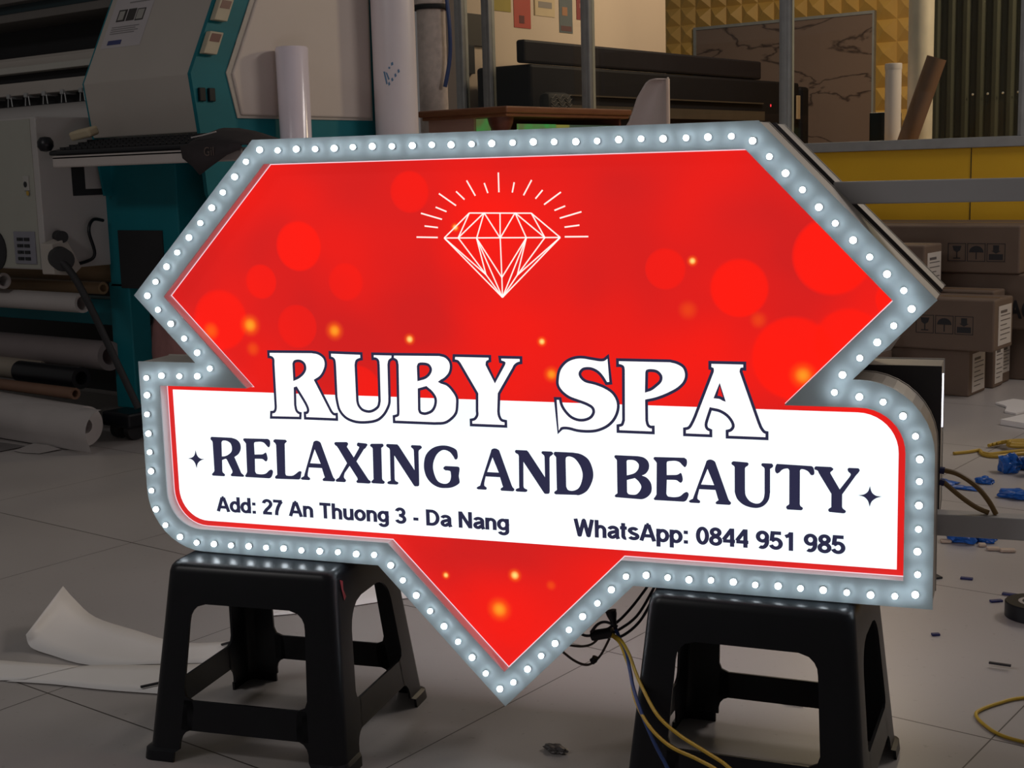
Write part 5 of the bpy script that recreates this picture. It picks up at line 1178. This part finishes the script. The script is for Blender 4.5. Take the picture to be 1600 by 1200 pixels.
# ================================================================== things lying on the floor
def sheet(name, label, cat, rows, m, thick=.0012, **kw):
    t_ = thing(name, label, cat, (sum(p[0] for p in rows[0]) / len(rows[0]), sum(p[1] for p in rows[0]) / len(rows[0]), 0), **kw)
    o = MB().loft(rows, closed=False).build('sheet', m, t_, True)
    o.modifiers.new('t', 'SOLIDIFY').thickness = thick
    return t_
def strip_rows(front, back, n=4):
    F, B = spline([Vector(p) for p in front], 4), spline([Vector(p) for p in back], 4)
    return [[f.lerp(b, j / n) for j in range(n + 1)] for f, b in zip(F, B)]
sheet('paper_offcut', 'long white paper offcut with an upturned end, left of the left stool', 'paper',
      strip_rows([(-1.31, -.115, .035), (-1.29, -.118, .010), (-1.22, -.112, .003), (-1.09, -.10, .002), (-.98, -.02, .002), (-.86, .07, .002)],
                 [(-1.40, .05, .092), (-1.385, .07, .055), (-1.34, .093, .012), (-1.20, .104, .002), (-1.03, .11, .002), (-.92, .21, .002)]), M_PAPER)
sheet('paper_offcut', 'flat white paper offcut under the near corner of the left stool', 'paper',
      strip_rows([(-1.16, -.262, .003), (-1.06, -.218, .004), (-.94, -.176, .004), (-.80, -.115, .004)],
                 [(-1.13, -.185, .005), (-1.085, -.105, .005), (-.96, -.02, .005), (-.85, .07, .004)]), M_PAPER)
sheet('paper_offcut', 'white paper strip running out of the left edge of the picture', 'paper',
      strip_rows([(-1.42, -.36, .003), (-1.27, -.305, .003), (-1.18, -.268, .003), (-1.13, -.235, .006)],
                 [(-1.44, -.26, .004), (-1.32, -.215, .006), (-1.20, -.165, .005), (-1.10, -.125, .007)]), M_PAPER)
sheet('paper_offcut', 'white paper corner seen through the legs of the left stool', 'paper',
      strip_rows([(-1.05, .31, .003), (-.95, .42, .003), (-.83, .62, .003), (-.75, .72, .003)], [(-1.03, .34, .004), (-1.0, .52, .02), (-.96, .75, .03), (-.90, .88, .01)]), M_PAPER)
t_ = thing('white_offcut', 'stepped white board offcut on the floor near the boxes, farther of two', 'offcut', (-.4, 4.0, 0))
MB().prism([(-.485, 4.07, .001), (-.43, 4.02, .001), (-.41, 3.99, .001), (-.385, 3.885, .001), (-.33, 3.86, .001), (-.315, 3.945, .001), (-.2, 3.90, .001), (-.1, 4.1, .001), (-.45, 4.2, .001)], (0, 0, .008)).build('board', M_PAPER, t_)
t_ = thing('white_offcut', 'white board strip on the floor at the right edge, nearer of two', 'offcut', (-.2, 3.7, 0))
MB().prism([(-.315, 3.62, .001), (.12, 3.47, .001), (.18, 3.62, .001), (-.27, 3.79, .001)], (0, 0, .022)).build('board', M_PAPER, t_)
for lab, x, y, a, ln in (('tiny black sliver on the paper at the left stool foot', -.862, -.108, 1.2, .05), ('tiny black sliver on the paper seen under the left stool', -.925, .165, 1.4, .055),
                         ('thin black stick on the floor in front of the tape roll', .556, .968, .15, .044)):
    t_ = thing('black_strip', lab, 'scrap', (x, y, 0))
    MB().obox((x, y, .0095), (ln, .006, .004), (0, 0, a)).build('strip', M_INK, t_)
for lab, x, y, a, ln, wd in (('dark scrap of tape beside the lower right corner of the sign', .20, 1.50, .9, .06, .035), ('short navy scrap farther back than the tape roll', .284, 1.54, .2, .03, .012),
                             ('navy scrap just behind the roll of tape', .418, 1.468, .1, .04, .012), ('navy scrap touching the left side of the tape roll', .405, 1.40, .8, .03, .012), ('tiny navy speck alone on the open floor', .372, 1.092, .7, .018, .011)):
    t_ = thing('plastic_scrap', lab, 'scrap', (x, y, 0))
    MB().obox((x, y, .003), (ln, wd, .005), (0, 0, a), .001).build('scrap', M_NAVY if 'dark' not in lab else M_INK, t_)
t_ = thing('plastic_scrap', 'small yellow scrap seen through the right stool', 'scrap', (.289, .551, 0))
MB().obox((.289, .551, .003), (.038, .006, .004), (0, 0, .25)).build('scrap', M_YWIRE, t_)
for lab, x, y, ln in (('beige crumb nearest the sign corner beside blue film', .119, 1.843, .03), ('beige crumb just right of the blue film', .215, 1.858, .02), ('beige crumb in the middle right of the blue film', .252, 1.836, .034), ('beige crumb farthest right of the blue film', .29, 1.84, .04)):
    t_ = thing('foam_crumb', lab, 'scrap', (x, y, 0))
    MB().obox((x, y, .005), (ln, .022, .008), (0, 0, .5), .003).build('crumb', mat('beige_foam', (0.5, 0.40, 0.32), 0.7), t_)
def crumple(label, x, y, rx, ry, rz_, seed, m=M_BLUE, name='plastic_film', cat='film'):
    rnd = random.Random(seed)
    t_ = thing(name, label, cat, (x, y, 0))
    bm = bmesh.new()
    bmesh.ops.create_icosphere(bm, subdivisions=3, radius=1)
    for v in bm.verts:
        k = 1 + .28 * math.sin(5 * v.co.x + seed) * math.cos(4 * v.co.y - seed) + rnd.uniform(-.16, .16)
        v.co = Vector((x + v.co.x * rx * k, y + v.co.y * ry * k, max(.0005, rz_ * .8 + v.co.z * rz_ * k)))
    q = MB(); q.bm.free(); q.bm = bm
    q.build('film', m, t_)
    return t_
crumple('crumpled blue film with a tail beside the lower steel tube', .150, 1.875, .045, .03, .024, 1)
crumple('small twist of blue film attached right of the crumpled blue film', .205, 1.905, .032, .016, .013, 2)
crumple('flat scrap of blue film behind the two brown wires', -.145, 2.53, .055, .035, .006, 3)
crumple('thin streak of blue film between the two brown wires', -.055, 2.49, .06, .02, .005, 4)
crumple('blue film scrap where the upper brown wire bends', -.03, 2.60, .03, .02, .012, 5)
crumple('bright blue ball of film near the right edge', -.012, 2.80, .035, .035, .036, 6)
crumple('blue film scrap cut by the right edge beside the black bottle', .035, 2.88, .05, .03, .026, 7)
crumple('blue film scrap at the right edge nearer than the blue ball', .125, 2.45, .06, .03, .016, 8)
t_ = thing('bottle', 'black bottle standing at the right edge behind the blue film', 'bottle', (.075, 2.80, 0))
MB().lathe([(.03, 0), (.032, .01), (.032, .08), (.014, .10), (.014, .12)], (.075, 2.80, 0), 18).build('body', M_BLACK, t_, True)
crumple('small crushed piece of grey foil on the front floor', .03, .111, .024, .013, .007, 9, mat('foil', (0.16, 0.15, 0.15), 0.3, 0.4, 60, metal=.5), 'metal_foil', 'foil')
tp = thing('tape_roll', 'black roll of electrical tape lying flat at the right edge', 'tape', (.505, 1.335, 0))
MB().lathe([(.034, .0), (.061, .0), (.0635, .002), (.0635, .0345), (.061, .037), (.034, .037), (.034, .0)], (.512, 1.335, .001), 48, False).build('tape', M_BLACK, tp, True)
MB().lathe([(.025, .002), (.0335, .002), (.0335, .0372), (.025, .0372), (.025, .002)], (.512, 1.335, .001), 48, False).build('core', mat('grey_card_core', (0.35, 0.32, 0.3), 0.6), tp, True)
MB().box(.50, .515, 1.312, 1.35, .028, .0365).build('core_label', M_NAVY, tp)
yl = thing('yellow_cord', 'loop of yellow cord on the floor at the lower right edge', 'cord', (.65, .72, 0))
tubes('cord', yl, M_YWIRE, [[(.90, 1.06, .004), (.76, .93, .004), (.65, .826, .004), (.618, .77, .004), (.601, .72, .004), (.602, .69, .004), (.625, .658, .004), (.666, .625, .004), (.72, .615, .004), (.85, .62, .004)]], .0034)
yb = thing('yellow_cord', 'tangled hank of yellow cord on the far floor at the right edge', 'cord', (-.15, 3.1, 0))
pth = [[(-.271, 2.978, .006), (-.235, 3.03, .006), (-.212, 3.076, .006), (-.19, 3.03, .006), (-.165, 3.0, .006), (-.12, 3.0, .008), (-.05, 3.10, .008), (.10, 3.2, .008)],
       [(-.19, 3.04, .006), (-.15, 3.01, .01), (-.11, 3.06, .012), (-.03, 3.16, .012), (.12, 3.3, .01)]]
for k in range(6):
    pth.append([(-.205 + .012 * k, 3.155 + .01 * k, .010 + .003 * k), (-.175 + .01 * k, 3.23 - .018 * k, .014 + .004 * k), (-.12, 3.27 - .025 * k, .018), (0, 3.33 - .022 * k, .016), (.14, 3.42 - .02 * k, .012)])
tubes('cord', yb, mat('dull_yellow_cord', (0.42, 0.27, 0.03), 0.5), pth, .0065)
